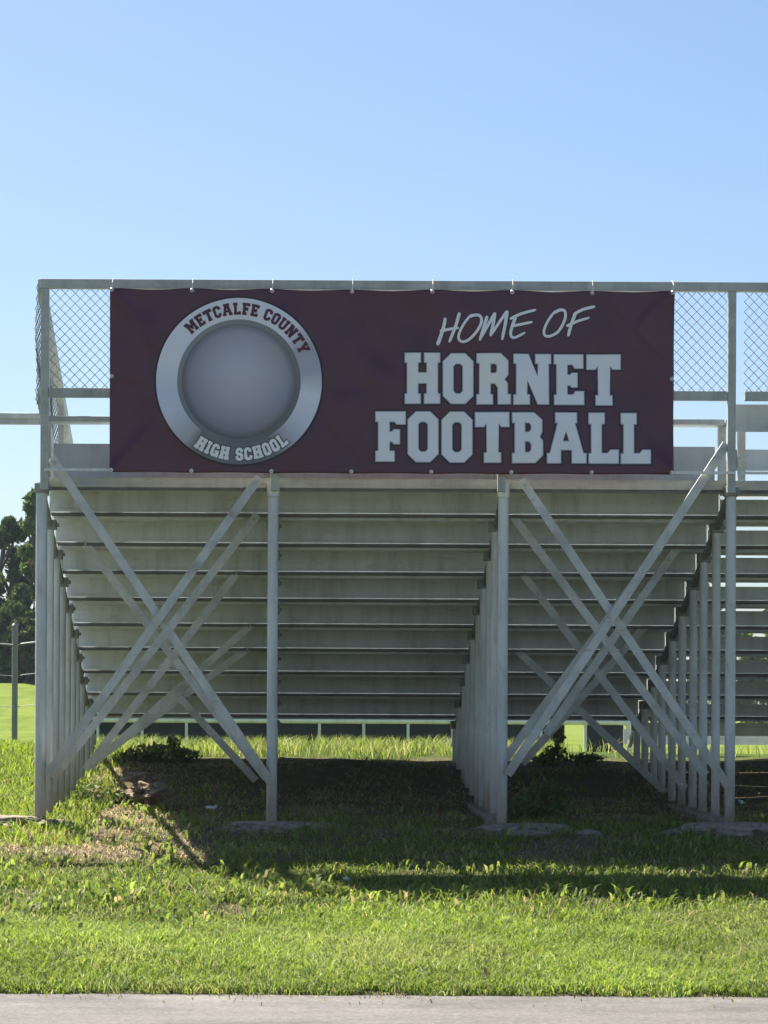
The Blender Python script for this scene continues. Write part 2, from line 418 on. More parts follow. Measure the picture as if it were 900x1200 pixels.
def stand(loc, label, x0, x1, frames, gaps, group):
    root = empty('bleacher', loc, label, 'bleachers', group)
    for k in range(NROW if not gaps else NROW + 1):
        ya, yb = k * T, (k + 1) * T
        z = zr(k)
        if k < NROW:
            # tread: two planks with a narrow slot
            m = MB()
            pl = (yb - ya - 0.012) / 2
            for q in range(2):
                y0 = ya + 0.004 + q * (pl + 0.006)
                m.box(x0, x1, y0, y0 + pl, z - 0.032, z)
                for w in (0.06, pl - 0.026): m.box(x0 + .001, x1 - .001, y0 + w, y0 + w + 0.006, z - 0.058, z - 0.033)
            m.build('tread', M['deck'], root)
            l = MB().box(x0, x1, ya - 0.004, ya + 0.003, z - 0.038, z - 0.010)  # dark strip added to draw the shade line between rows
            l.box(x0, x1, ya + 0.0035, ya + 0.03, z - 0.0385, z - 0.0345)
            l.build('shade_strip', M['edge_shade'], root)
        if k < NROW - 1 or gaps:
            m = MB()
            yr = yb - 0.022
            ztop = z - 0.0325
            if k == NROW: m.box(x0, x1, yr, yr + 0.012, z - 0.10, z + 0.06)
            elif gaps:
                # a plank short of the tread above: daylight shows through the slot
                m.box(x0, x1, yr, yr + 0.012, zr(k + 1) - 0.004, z - 0.085 + 0.008 * math.sin(k * 3.7))
            else:
                m.box(x0, x1, yr, yr + 0.010, zr(k + 1) - 0.004, ztop)
                m.box(x0 + .002, x1 - .002, yr - 0.014, yr - 0.0005, zr(k + 1) + 0.0, zr(k + 1) + 0.012)
            m.build('riser', M['deck'], root)
        # seat plank on brackets, above each tread
        if k < NROW:
            sz = z + (0.43 if k else 0.50)
            m = MB().box(x0, x1, ya + 0.30, ya + 0.54, sz, sz + 0.045)
            m.build('seat', M['panel'], root, bevel=0.006)
            for fx in frames:
                MB().box(fx - 0.03, fx + 0.03, ya + 0.38, ya + 0.44, z + 0.001, sz - 0.001).build('seat_bracket', M['rail'], root)
    # beam under the back edge
    m = MB().box(x0 - 0.005, x1, -0.012, 0.038 - 0.045, Z0 - 0.058, Z0 + 0.01)
    m.box(x0 - 0.005, x1, -0.014, 0.02, Z0 + 0.0105, Z0 + 0.018)
    m.build('back_beam', M['rail'], root)
    m = MB().box(x0 + .002, x1 - .002, -0.006, 0.0, Z0 - 0.085, Z0 - 0.063)  # same shade line, put in as a dark strip below the beam
    m.build('shade_strip', M['edge_shade'], root)
    return root

FR = list(FX)
lead = {}
S1 = stand((FR[0], 0, 0), 'grey steel bleacher section with closed risers, seen from behind, the maroon banner hung on it', FR[0] + 0.02, FR[3] + 0.006, FR, False, 'bleacher sections')
FR2 = [FR[3] + 0.16, FR[3] + 1.84, FR[3] + 3.68]
S2 = stand((FR[3] + 1.84, 0, 0), 'bleacher section with daylight gaps between its boards, past the banner beyond the corner post', FR[3] + 0.015, FR[3] + 3.75, FR2, True, 'bleacher sections')

# posts: one under every row of every frame
for fi, fx in enumerate(FR):
    for k in range(NROW):
        yk = k * T + (-0.058 if k == 0 else 0.06)
        x = fx + random.uniform(-0.006, 0.006) * (k > 0)
        zt = zr(k) - 0.02 if k == 0 else zr(k) - 0.064
        zb = ground_z(x, yk) - 0.12
        if k == 0 and fi in (0, 3): zt = Z0 - 0.03
        post(S1, x, yk, zt, zb, sleeve=(k == 0 and fi in (1, 2)), r=0.046 if (k == 0 and fi == 0) else (0.0425 if k == 0 else 0.036))
    # raker beam carrying the treads of this frame
    m = MB(); yb = NROW * T
    m.prism((fx, 0.02, Z0 - 0.10), (fx, yb, zr(NROW) - 0.10), (1, 0, 0), [(-0.02, -0.03), (0.02, -0.03), (0.02, 0.03), (-0.02, 0.03)])
    m.build('raker_beam', M['clamp'], S1)
for fx in FR2[1:]:
    for k in range(NROW):
        yk = k * T + (-0.05 if k == 0 else 0.06)
        post(S2, fx, yk, zr(k) - 0.064, ground_z(fx, yk) - 0.12)

# cross braces, measured post by post: (upper end, lower end, row plane, offset)
BR = [((60, 536), (318, 918), 0, 0.0), ((304, 559), (56, 907), 0, -0.055),
      ((302, 603), (62, 912), 1, -0.01), ((96, 632), (312, 912), 2, 0.0),
      ((281, 667), (100, 902), 3, 0.0), ((298, 729), (106, 898), 5, 0.0), ((295, 757), (120, 885), 6, 0.0), ((205, 812), (300, 915), 6, -0.05),
      ((611, 562), (855, 924), 0, 0.0), ((852, 520), (595, 908), 0, -0.055),
      ((600, 603), (827, 908), 1, 0.0), ((774, 641), (592, 890), 2, -0.01), ((795, 640), (640, 860), 2, 0.03),
      ((611, 670), (803, 924), 3, 0.0), ((757, 733), (612, 895), 5, 0.0), ((606, 762), (781, 930), 6, 0.0)]
for a, b, k, off in BR:
    y = k * T - 0.062 - (0.055 if k == 0 else -0.06) + off
    brace(S1, P(*a, y), P(*b, y))

# toe panels seen above the back edge
def box_part(root, name, m, *b, bevel=0.0): return MB().box(*b).build(name, M[m], root, bevel=bevel)
box_part(S1, 'toe_panel', 'panel', FR[0] + 0.05, FR[3] - 0.05, 0.445, 0.46, Z0 + 0.003, P(100, 520, .45).z)
box_part(S2, 'toe_panel', 'panel', FR[3] + 0.06, FR[3] + 3.7, 0.435, 0.45, P(880, 552, .45).z, P(880, 527, .45).z)
box_part(S2, 'back_panel', 'panel', FR[3] + 0.03, FR[3] + 3.7, 0.06, 0.075, P(880, 506, .06).z, P(880, 474, .06).z)

# ------------------------------------------------------------------ back guard rail with chain link
GY = -0.165
GX = [FR[0] + 0.03, P(322, 500, GY).x, P(588, 500, GY).x, P(857, 500, GY).x, P(857, 500, GY).x + 1.84, P(857, 500, GY).x + 3.6]
ZT1, ZT0 = P(300, 328.5, GY).z, P(300, 339.5, GY).z
ZM1, ZM0 = P(300, 456, GY).z, P(300, 467, GY).z
ZB = P(300, 552.0, GY).z
def chain_link(name, parent, x0, x1, z0, z1, frame):
    """interlocked zigzag wires; frame(u, v, w) places along, up and out"""
    p = 0.079; m = MB(); j = 0
    u = 0.0; n = int((z1 - z0) / (p / 2))
    count = int((x1 - x0) / (p / 2))
    for j in range(count):
        cx = x0 + (j + 0.5) * (x1 - x0) / count
        pts = []
        for i in range(n + 1):
            s = 1 if (i + j) % 2 else -1
            pts.append(frame(cx + s * p / 4, z0 + i * (z1 - z0) / n, 0.0022 * s))
        m.tube(pts, 0.0034, 4, False)
    return m.build(name, M['wire'], parent)
def guard(root, xs_, first, last):
    g = bpy.data.objects.new('guard_rail', None); COL.objects.link(g); g.parent = root; g.location = (0, 0, 0)
    g.matrix_parent_inverse = Matrix.Translation(-root.location)
    def sub(mb, name, m, **k):
        o = mb.build(name, m, None, **k); o.parent = g; return o
    xa, xb = xs_[0], xs_[-1]
    sub(MB().box(xa - 0.04, xb + 0.035, GY - 0.032, GY + 0.032, ZT0, ZT1), 'top_rail', M['rail'], bevel=0.005)
    for a, b in zip(xs_[:-1], xs_[1:]):
        sub(MB().box(a + 0.034, b - 0.034, GY - 0.026, GY + 0.026, ZM0, ZM1), 'mid_rail', M['rail'], bevel=0.005)
        o = chain_link('chain_link_mesh', None, a + 0.034, b - 0.034, ZM1 - 0.01, ZT0 + 0.01, lambda u, v, w: (u, GY + 0.034 + w, v)); o.parent = g
    for i, x in enumerate(xs_):
        if i == len(xs_) - 1 and not last: continue
        if i == 0 and not first: continue
        z0 = Z0 - 0.095
        sub(MB().box(x - 0.032, x + 0.032, GY - 0.028, GY + 0.028, z0, ZT0 - 0.001), 'guard_post', M['rail'], bevel=0.005)
        sub(MB().box(x - 0.02, x + 0.02, GY + 0.0285, -0.015, Z0 - 0.04, Z0 - 0.005), 'mounting_bracket', M['clamp'])
    sub(MB().box(xa, xb + 0.03, GY - 0.046, GY - 0.029, ZB - 0.010, ZB + 0.012), 'bottom_rail', M['sleeve'])
    return g
guard(S1, GX[:4], True, True)
guard(S2, [GX[3] + 0.07] + GX[4:], False, True)

# sloping guard rail down the open end of the stand
side = bpy.data.objects.new('guard_rail', None); COL.objects.link(side); side.parent = S1
side.matrix_parent_inverse = Matrix.Translation(-S1.location)
SX = FR[0] - 0.005
def sub_side(mb, name, m, **k):
    o = mb.build(name, m, None, **k); o.parent = side; return o
sl_ = RISE / T
def zs(y, top): return top - sl_ * (y - GY)
YE = NROW * T - 0.1
rect = [(-0.028, -0.06), (0.028, -0.06), (0.028, 0.06), (-0.028, 0.06)]
for nm, top in (('top_rail', ZT1 - 0.05), ('mid_rail', ZM1 - 0.05)):
    sub_side(MB().prism((SX, GY + 0.035, zs(GY, top)), (SX, YE, zs(YE, top)), (1, 0, 0), rect), nm, M['rail'])
o = chain_link('chain_link_mesh', None, GY + 0.04, YE, 0.0, (ZT1 - ZM0), lambda u, v, w: (SX - 0.036 + w * 2 + 0.007 * math.sin(v * 9 + u * 4) + 0.006 * math.sin(u * 7), u, zs(u, ZM0) + v)); o.parent = side
for k in (0.62, 3, 6, 9.6):
    y = k * T
    sub_side(MB().box(SX - 0.025, SX + 0.025, y - 0.025, y + 0.025, zr(int(k)) - 0.1, zs(y, ZT1 - 0.088)), 'guard_post', M['rail'], bevel=0.004)

# handrail that runs on from the stand to a post of its own
hr = empty('handrail', (P(0, 491, .42).x - 1.4, .42, ground_z(-3.7, .42)), 'single grey handrail reaching out sideways from the open end of the bleachers', 'handrail')
hx = hr.location.x
zh = P(60, 491, .42).z
MB().box(hx - 0.06, FR[0] + 0.019, .385, .455, zh - 0.004, zh + 0.045).build('rail', M['sleeve'], hr, bevel=0.008)
MB().box(hx - 0.06, FR[0] + 0.019, .39, .45, zh - 0.045, zh - 0.0045).build('rail_channel', M['brace'], hr)
MB().tube([(hx, .42, hr.location.z - 0.1), (hx, .42, zh - 0.046)], 0.04, 14).build('post', M['post'], hr, smooth=True)

# ------------------------------------------------------------------ banner
BY = GY - 0.062
tl, tr_, bl, br_ = P(129, 337.5, BY), P(789, 342.5, BY), P(128.5, 553.5, BY), P(789.5, 557, BY)
BX0, BX1 = (tl.x + bl.x) / 2, (tr_.x + br_.x) / 2
BZ1, BZ0 = (tl.z + tr_.z) / 2, (bl.z + br_.z) / 2
banner = empty('banner', ((BX0 + BX1) / 2, BY, BZ0), 'wide maroon vinyl banner reading HOME OF HORNET FOOTBALL, tied to the chain link guard rail', 'banner')
FOLD = P(450, 456, BY).z
CREASES = []
for (x0_, y0_, x1_, y1_, am_) in ((134, 343, 186, 412, .006), (146, 350, 178, 470, .004), (372, 478, 432, 548, .006), (396, 352, 452, 404, .005), (410, 440, 436, 400, .004), (708, 350, 783, 425, .006), (770, 350, 735, 405, .005), (133, 548, 178, 500, .005)):
    p0_, p1_ = P(x0_, y0_, BY), P(x1_, y1_, BY); CREASES.append((p0_.x, p0_.z, p1_.x, p1_.z, am_))
def ripple(x, z):
    u, v = (x - BX0), (z - BZ0); w, h = BX1 - BX0, BZ1 - BZ0
    f = 0.0
    f += 0.040 * noise.noise(Vector((u * 0.9 + v * 0.7, v * 0.5 - u * 0.25, 2.0)))
    f += 0.020 * noise.noise(Vector(((u + v) * 2.6, (v - u) * 0.8, 7.0)))
    f += 0.017 * noise.noise(Vector(((u - v) * 2.3, (v + u) * 0.6, 17.0)))
    f += 0.0010 * noise.noise(Vector((u * 5, v * 5, 27.0)))
    # sag between the ties along top and bottom hems
    tie = 0.5 - 0.5 * math.cos(2 * math.pi * u / (w / 7))
    f += 0.006 * tie * (math.exp(-(h - v) / 0.12) + math.exp(-v / 0.10))
    f += -0.0045 * math.exp(-((z - FOLD) / 0.05) ** 2)
    for (cx, cz, ang) in ((0, h, -0.85), (w, h, -2.3), (0, 0, 0.8), (w, 0, 2.35)):   # pulls out of the corners
        dx, dz = u - cx, v - cz; l = dx * math.cos(ang) + dz * math.sin(ang); q = -dx * math.sin(ang) + dz * math.cos(ang)
        if l > 0: f += 0.016 * math.exp(-(q / (0.03 + 0.10 * l)) ** 2) * math.exp(-l / 0.8)
    for (ax, az, bx, bz, am) in CREASES:
        L_ = math.hypot(bx - ax, bz - az); ex, ez = (bx - ax) / L_, (bz - az) / L_
        l = (x - ax) * ex + (z - az) * ez; q = -(x - ax) * ez + (z - az) * ex
        if -0.1 < l < L_ + 0.1:
            f += am * math.exp(-(q / 0.020) ** 2) * smooth(-0.1, 0.12, l) * (1 - smooth(L_ - 0.15, L_ + 0.1, l))
    f = f + 0.020
    return -(f if f > 0 else 0.25 * f)
def sheet(name, m, parent, polys, off, maxlen=0.10, label=None):
    """polys: list of [outer, hole, hole...] in (x, z); laid on the rippled vinyl, off metres in front of it"""
    bm = bmesh.new()
    for loops in polys:
        vv = [[Vector((p[0], p[1], 0)) for p in lp] for lp in loops]
        tris = tessellate_polygon(vv); flat = [p for lp in vv for p in lp]
        bv = [bm.verts.new((p.x, 0, p.y)) for p in flat]
        for t_ in tris:
            try: bm.faces.new([bv[i] for i in t_])
            except ValueError: pass
    for _ in range(8):
        long_e = [e for e in bm.edges if e.calc_length() > maxlen]
        if not long_e: break
        bmesh.ops.subdivide_edges(bm, edges=long_e, cuts=1)
        bmesh.ops.triangulate(bm, faces=bm.faces)
    bmesh.ops.remove_doubles(bm, verts=bm.verts, dist=0.0004)
    bmesh.ops.dissolve_degenerate(bm, edges=bm.edges, dist=0.0004)
    for f in bm.faces:
        f.normal_update()
        if f.normal.y > 0: f.normal_flip()
    for v in bm.verts: v.co.y = BY + ripple(v.co.x, v.co.z) - off
    me = bpy.data.meshes.new(name); bm.to_mesh(me); bm.free(); me.materials.append(m)
    o = bpy.data.objects.new(name, me); COL.objects.link(o)
    put(o, parent)
    if label: o['label'] = label
    return o
# vinyl sheet with hems
bm = bmesh.new(); NXb, NZb = 230, 78
grid = [[bm.verts.new((BX0 + (BX1 - BX0) * i / NXb, 0, BZ0 + (BZ1 - BZ0) * j / NZb)) for i in range(NXb + 1)] for j in range(NZb + 1)]
for j in range(NZb):
    for i in range(NXb): bm.faces.new((grid[j][i], grid[j][i + 1], grid[j + 1][i + 1], grid[j + 1][i]))
for v in bm.verts:
    u, h_ = v.co.x - BX0, BZ1 - BZ0
    v.co.y = BY + ripple(v.co.x, v.co.z)
    tie = 0.5 - 0.5 * math.cos(2 * math.pi * (u - 0.016) / ((BX1 - BX0 - 0.032) / 7))
    d_ = v.co.z - BZ0
    v.co.z += -0.012 * tie * math.exp(-(h_ - d_) / 0.06) + 0.004 * tie * math.exp(-d_ / 0.06)
me = bpy.data.meshes.new('vinyl_sheet'); bm.to_mesh(me); bm.free(); me.materials.append(M['vinyl']); me.shade_smooth()
vs = bpy.data.objects.new('vinyl_sheet', me); COL.objects.link(vs); put(vs, banner)
md = vs.modifiers.new('thickness', 'SOLIDIFY'); md.thickness = 0.002; md.offset = -1
for a in ((BX0, BX1, BZ1 - 0.045, BZ1 - .014), (BX0, BX1, BZ0 + .014, BZ0 + 0.045)):
    sheet('hem', M['vinyl'], banner, [[[(a[0], a[2]), (a[1], a[2]), (a[1], a[3]), (a[0], a[3])]]], 0.0022, 0.06)
for i in range(8):
    x = BX0 + 0.016 + (BX1 - BX0 - 0.032) * i / 7
    for z, top in ((BZ1 - 0.016, 1), (BZ0 + 0.016, 0)):
        y = BY + ripple(x, z) - 0.004
        g = MB()
        ring_pts = [(x + 0.012 * math.cos(a), y, z + 0.012 * math.sin(a)) for a in np.linspace(0, 2 * math.pi, 13)]
        g.tube(ring_pts, 0.0045, 6, False)
        go = g.build('grommet', M['brass'], banner, smooth=True)
        tz = (ZT1 + 0.012) if top else (ZB - 0.014)
        t_ = MB().tube([(x, y - 0.003, z), (x + .004, y - 0.012, (z + tz) / 2), (x + .006, GY - 0.04, tz - (0.006 if top else -0.006)), (x + .006, GY, tz)], 0.0028, 6)
        t_.box(x - 0.003, x + 0.006, y - 0.014, y - 0.009, z - 0.003, z + 0.006)
        t_.build('zip_tie', M['tie'], go)
for px_ in (BX0 + 0.016, BX1 - 0.016):
    z = P(130, 441, BY).z; y = BY + ripple(px_, z) - 0.004
    g = MB().tube([(px_ + 0.012 * math.cos(a), y, z + 0.012 * math.sin(a)) for a in np.linspace(0, 2 * math.pi, 13)], 0.0045, 6, False)
    g.tube([(px_, y - 0.004, z), (px_, y - 0.012, z + 0.01)], 0.008, 8)
    g.build('grommet', M['brass'], banner, smooth=True)

# lettering: slab letters drawn on a 137-high grid, y downwards
GL = {
 'H': (99, [[(0,0),(46,0),(46,28),(39,28),(39,52),(60,52),(60,28),(53,28),(53,0),(99,0),(99,28),(93,28),(93,108),(99,108),(99,137),(53,137),(53,108),(60,108),(60,83),(39,83),(39,108),(46,108),(46,137),(0,137),(0,108),(6,108),(6,28),(0,28)]]),
 'O': (82, [[(22,0),(60,0),(82,22),(82,115),(60,137),(22,137),(0,115),(0,22)], [(36,30),(46,30),(52,36),(52,101),(46,107),(36,107),(30,101),(30,36)]]),
 'R': (94, [[(0,0),(66,0),(87,20),(87,58),(78,70),(86,80),(86,108),(94,108),(94,137),(57,137),(57,92),(50,82),(40,82),(40,108),(46,108),(46,137),(0,137),(0,108),(7,108),(7,28),(0,28)], [(40,30),(50,30),(54,34),(54,48),(50,52),(40,52)]]),
 'N': (102, [[(0,0),(42,0),(65,60),(65,28),(58,28),(58,0),(102,0),(102,28),(96,28),(96,137),(64,137),(38,72),(38,108),(45,108),(45,137),(0,137),(0,108),(7,108),(7,28),(0,28)]]),
 'E': (86, [[(0,0),(84,0),(84,40),(58,40),(52,30),(40,30),(40,54),(46,54),(50,49),(68,49),(68,90),(50,90),(46,85),(40,85),(40,107),(54,107),(60,98),(86,98),(86,137),(0,137),(0,108),(7,108),(7,28),(0,28)]]),
 'T': (94, [[(0,0),(94,0),(94,42),(70,42),(65,32),(65,108),(72,108),(72,137),(24,137),(24,108),(31,108),(31,32),(26,42),(0,42)]]),
 'F': (81, [[(0,0),(81,0),(81,37),(56,37),(50,30),(39,30),(39,54),(44,54),(48,48),(66,48),(66,90),(48,90),(44,84),(39,84),(39,106),(52,106),(52,137),(0,137),(0,106),(7,106),(7,30),(0,30)]]),
 'B': (85, [[(0,0),(60,0),(83,20),(83,54),(77,66),(85,76),(85,116),(64,137),(0,137),(0,108),(7,108),(7,30),(0,30)], [(37,30),(46,30),(51,36),(51,46),(46,52),(37,52)], [(37,80),(46,80),(51,86),(51,100),(46,106),(37,106)]]),
 'A': (112, [[(23,0),(86,0),(86,30),(81,30),(104,108),(112,108),(112,137),(69,137),(69,102),(41,102),(41,137),(0,137),(0,108),(8,108),(29,30),(23,30)], [(54,52),(47,76),(61,76)]]),
 'L': (84, [[(0,0),(46,0),(46,32),(38,32),(38,107),(52,107),(60,98),(84,98),(84,137),(0,137),(0,108),(7,108),(7,32),(0,32)]]),
 'C': (82, [[(22,0),(60,0),(82,22),(82,50),(52,50),(52,37),(46,30),(36,30),(30,37),(30,100),(36,107),(46,107),(52,100),(52,87),(82,87),(82,115),(60,137),(22,137),(0,115),(0,22)]]),
 'M': (118, [[(0,0),(40,0),(59,52),(78,0),(118,0),(118,28),(111,28),(111,108),(118,108),(118,137),(74,137),(74,108),(80,108),(80,66),(66,106),(52,106),(38,66),(38,108),(44,108),(44,137),(0,137),(0,108),(7,108),(7,28),(0,28)]]),
 'U': (96, [[(0,0),(43,0),(43,28),(36,28),(36,100),(43,107),(53,107),(60,100),(60,28),(53,28),(53,0),(96,0),(96,28),(90,28),(90,115),(68,137),(28,137),(6,115),(6,28),(0,28)]]),
 'Y': (100, [[(0,0),(46,0),(46,28),(42,28),(50,50),(58,28),(54,28),(54,0),(100,0),(100,28),(94,28),(66,86),(66,108),(74,108),(74,137),(26,137),(26,108),(34,108),(34,86),(6,28),(0,28)]]),
 'I': (48, [[(0,0),(48,0),(48,28),(40,28),(40,108),(48,108),(48,137),(0,137),(0,108),(8,108),(8,28),(0,28)]]),
 'G': (86, [[(22,0),(60,0),(82,22),(82,48),(52,48),(52,37),(46,30),(36,30),(30,37),(30,100),(36,107),(46,107),(52,100),(52,92),(44,92),(44,66),(86,66),(86,137),(62,137),(58,128),(50,137),(22,137),(0,115),(0,22)]]),
 'S': (80, [[(20,0),(60,0),(80,20),(80,46),(51,46),(51,35),(45,28),(36,28),(30,34),(30,46),(38,54),(62,54),(80,72),(80,116),(60,137),(20,137),(0,117),(0,90),(30,90),(30,102),(36,109),(45,109),(51,102),(51,90),(43,82),(19,82),(0,64),(0,20)]]),
}
def area(lp): return 0.5 * sum(lp[i][0] * lp[(i + 1) % len(lp)][1] - lp[(i + 1) % len(lp)][0] * lp[i][1] for i in range(len(lp)))
def offset_poly(lp, d):
    """move every side of a counter-clockwise loop outwards by d (a clockwise hole shrinks)"""
    out = []; n = len(lp)
    for i in range(n):
        p0, p1, p2 = Vector(lp[i - 1]), Vector(lp[i]), Vector(lp[(i + 1) % n])
        e0, e1 = (p1 - p0).normalized(), (p2 - p1).normalized()
        n0, n1 = Vector((e0.y, -e0.x)), Vector((e1.y, -e1.x))
        k = max(0.45, 1 + n0.dot(n1))
        q = p1 + (n0 + n1) * (d / k)
        out.append((q.x, q.y))
    return out
def oriented(loops):
    res = []
    for i, lp in enumerate(loops):
        a = area(lp)
        if (i == 0 and a < 0) or (i > 0 and a > 0): lp = list(reversed(lp))
        res.append(lp)
    return res
def px_loop(lp): 
    return [(lambda v: (v.x, v.z))(P(x, y, BY)) for x, y in lp]
def word(spec):
    """spec: (letter, x left, x right, y top, y bottom) in the photograph's measure"""
    polys = []
    for ch, x0, x1, y0, y1 in spec:
        w, loops = GL[ch]
        polys.append(oriented([px_loop([(x0 + (x1 - x0) * p / w, y0 + (y1 - y0) * q / 137) for p, q in lp]) for lp in loops]))
    return polys
K1, K2 = 170 / 900, 185 / 900
line1 = [('H', 430 + 232*K1, 430 + 455*K1, 413.4, 473.8), ('O', 430 + 468*K1, 430 + 661*K1, 414, 474.2), ('R', 430 + 677*K1, 430 + 893*K1, 414.2, 474.6),
         ('N', 590 + 53*K2, 590 + 272*K2, 414.8, 475.2), ('E', 590 + 284*K2, 590 + 460*K2, 415.2, 475.4), ('T', 590 + 470*K2, 590 + 668*K2, 415.4, 476)]
line2 = [('F', 430 + 50*K1, 430 + 242*K1, 482, 541.6), ('O', 430 + 250*K1, 430 + 445*K1, 482, 542.2), ('O', 430 + 460*K1, 430 + 655*K1, 482.4, 542.8), ('T', 430 + 667*K1, 430 + 883*K1, 483, 543),
         ('B', 590 + 45*K2, 590 + 224*K2, 483.4, 543.6), ('A', 590 + 243*K2, 590 + 471*K2, 483.6, 544), ('L', 590 + 480*K2, 590 + 656*K2, 483.8, 544.2), ('L', 590 + 664*K2, 590 + 838*K2, 484, 544.4)]
letters = word(line1) + word(line2)
lt = sheet('lettering', M['print_edge'], banner, letters, 0.0064, 0.035)
sheet('lettering_outline', M['print_dark'], lt, [[offset_poly(l, 0.0115) for l in p] for p in letters], 0.0040, 0.035)
sheet('lettering_face', M['print_white'], lt, [[offset_poly(l, -0.0065) for l in p] for p in letters], 0.0085, 0.035)

# brush script line
def stroke(pts, w0, w1):
    pts = [Vector(p) for p in pts]
    # Catmull-Rom through the measured points
    out = []
    for i in range(len(pts) - 1):
        p0, p1, p2, p3 = pts[max(i - 1, 0)], pts[i], pts[i + 1], pts[min(i + 2, len(pts) - 1)]
        for s in range(6):
            t_ = s / 6
            out.append(0.5 * ((2 * p1) + (p2 - p0) * t_ + (2 * p0 - 5 * p1 + 4 * p2 - p3) * t_ * t_ + (3 * p1 - p0 - 3 * p2 + p3) * t_ ** 3))
    out.append(pts[-1])
    L, Rr = [], []
    n = len(out)
    for i, p in enumerate(out):
        d = (out[min(i + 1, n - 1)] - out[max(i - 1, 0)]).normalized(); q = Vector((-d.y, d.x))
        w = w0 + (w1 - w0) * i / (n - 1)
        w *= 0.55 + 0.45 * min(1, min(i, n - 1 - i) / 1.5)
        L.append(p + q * w); Rr.append(p - q * w)
    return L, Rr
KS = 210 / 900
SCRIPT = [([(92,120),(86,158),(72,205),(53,257)], 7, 9), ([(163,95),(148,150),(130,198),(112,243)], 8, 6.5), ([(65,187),(110,178),(160,171)], 7, 6),
 ([(213,117),(240,108),(266,113),(273,140),(255,182),(218,224),(186,240),(163,232),(160,205),(180,160),(212,117),(232,106)], 7, 5.5),
 ([(302,112),(286,165),(264,236)], 8, 7), ([(268,226),(305,160),(341,95)], 6, 7), ([(341,95),(332,150),(318,214)], 7.5, 7.5), ([(322,206),(362,145),(403,85)], 6, 7), ([(403,85),(392,155),(376,233)], 8, 7),
 ([(416,127),(470,101),(548,79)], 7, 6), ([(447,112),(428,163),(420,203),(438,220),(494,193)], 8, 5.5), ([(428,161),(475,152),(530,140)], 6.5, 6),
 ([(640,95),(668,80),(693,88),(692,130),(662,185),(622,210),(593,208),(589,180),(608,135),(640,92),(664,84)], 7, 5.5),
 ([(735,103),(785,77),(845,62)], 6.5, 7), ([(748,92),(726,150),(709,212)], 8, 7), ([(700,161),(757,136),(817,118)], 7, 5)]
scr = []; outl = []
for pts, a, b in SCRIPT:
    for lst, e in ((scr, 1.8), (outl, 5.5)):
        L, Rr = stroke(pts, a - 1 + e, b - 1 + e)
        poly = []
        for i in range(len(L) - 1):
            poly.append([px_loop([(500 + q.x * KS, 345 + q.y * KS) for q in (L[i], L[i + 1], Rr[i + 1], Rr[i])])])
        lst.append(poly)
st = None
for i, poly in enumerate(scr):   # brush strokes lie over one another, each a hair above the last
    o = sheet('script_stroke', M['print_white'], banner if st is None else st, poly, 0.0066 + 0.0003 * i, 0.3)
    if st is None: st = o; o.name = 'script_lettering'
for i, poly in enumerate(outl):
    sheet('stroke_outline', M['print_dark'], st, poly, 0.0026 + 0.0002 * i, 0.3)

# round emblem: ring, bevel, disc and curved lettering; the printed metal sheen is part of the artwork
EC = P(280.1, 447.5, BY); ER = 97.0 * (CAM_D + BY) / FPX
def sheen(name, stops_fn):
    m, t, b = mat(name)
    a = t.nodes.new('ShaderNodeAttribute'); a.attribute_name = 'Print'
    t.links.new(a.outputs['Color'], b.inputs['Base Color']); b.inputs['Roughness'].default_value = 0.45
    return m
M['emblem_print'] = sheen('emblem_print', None)
def disc(name, parent, r0, r1, off, colour, rings=6, seg=144):
    v, f, c = [], [], []
    for i in range(rings + 1):
        r = r0 + (r1 - r0) * i / rings
        for k in range(seg):
            a = 2 * math.pi * k / seg
            x, z = EC.x + r * math.sin(a), EC.z + r * math.cos(a)
            v.append((x, BY + ripple(x, z) - off, z)); c.append((*colour(r / ER, a), 1))
    for i in range(rings):
        for k in range(seg):
            j = (k + 1) % seg
            f.append((i * seg + k, i * seg + j, (i + 1) * seg + j, (i + 1) * seg + k))
    me = bpy.data.meshes.new(name); me.from_pydata(v, [], [tuple(reversed(q)) for q in f]); me.update(); me.shade_smooth()
    at = me.color_attributes.new('Print', 'FLOAT_COLOR', 'POINT'); at.data.foreach_set('color', np.array(c, np.float32).ravel())
    me.materials.append(M['emblem_print'])
    o = bpy.data.objects.new(name, me); COL.objects.link(o); put(o, parent); return o
def lerp(a, b, t_): return tuple(p + (q - p) * t_ for p, q in zip(a, b))
def ring_col(r, a):
    d = math.degrees(a) % 360
    lav, blue, grey, dk = (0.80, 0.79, 0.85), (0.66, 0.67, 0.79), (0.42, 0.43, 0.49), (0.17, 0.175, 0.20)
    keys = [(0, lav), (45, lav), (62, grey), (82, (0.45, .45, .52)), (100, (0.80, .80, .86)), (122, blue), (140, grey), (152, dk), (215, dk), (219, (0.33, .33, .38)), (222, grey), (245, blue), (262, blue), (285, lav), (360, lav)]
    for (p, c0), (q, c1) in zip(keys[:-1], keys[1:]):
        if p <= d <= q: return lerp(c0, c1, (d - p) / (q - p))
    return lav
emb = disc('emblem', banner, 0.745 * ER, ER, 0.0065, ring_col, 4)
disc('emblem_border', emb, ER * 0.97, ER * 1.022, 0.0040, lambda r, a: (0.018, 0.010, 0.018), 2)
disc('emblem_bevel', emb, 0.69 * ER, 0.765 * ER, 0.0042, lambda r, a: lerp((0.15, 0.155, 0.16), (0.26, .27, .27), 0.5 + 0.5 * math.sin(a * 1.0 + 2.2)), 3)
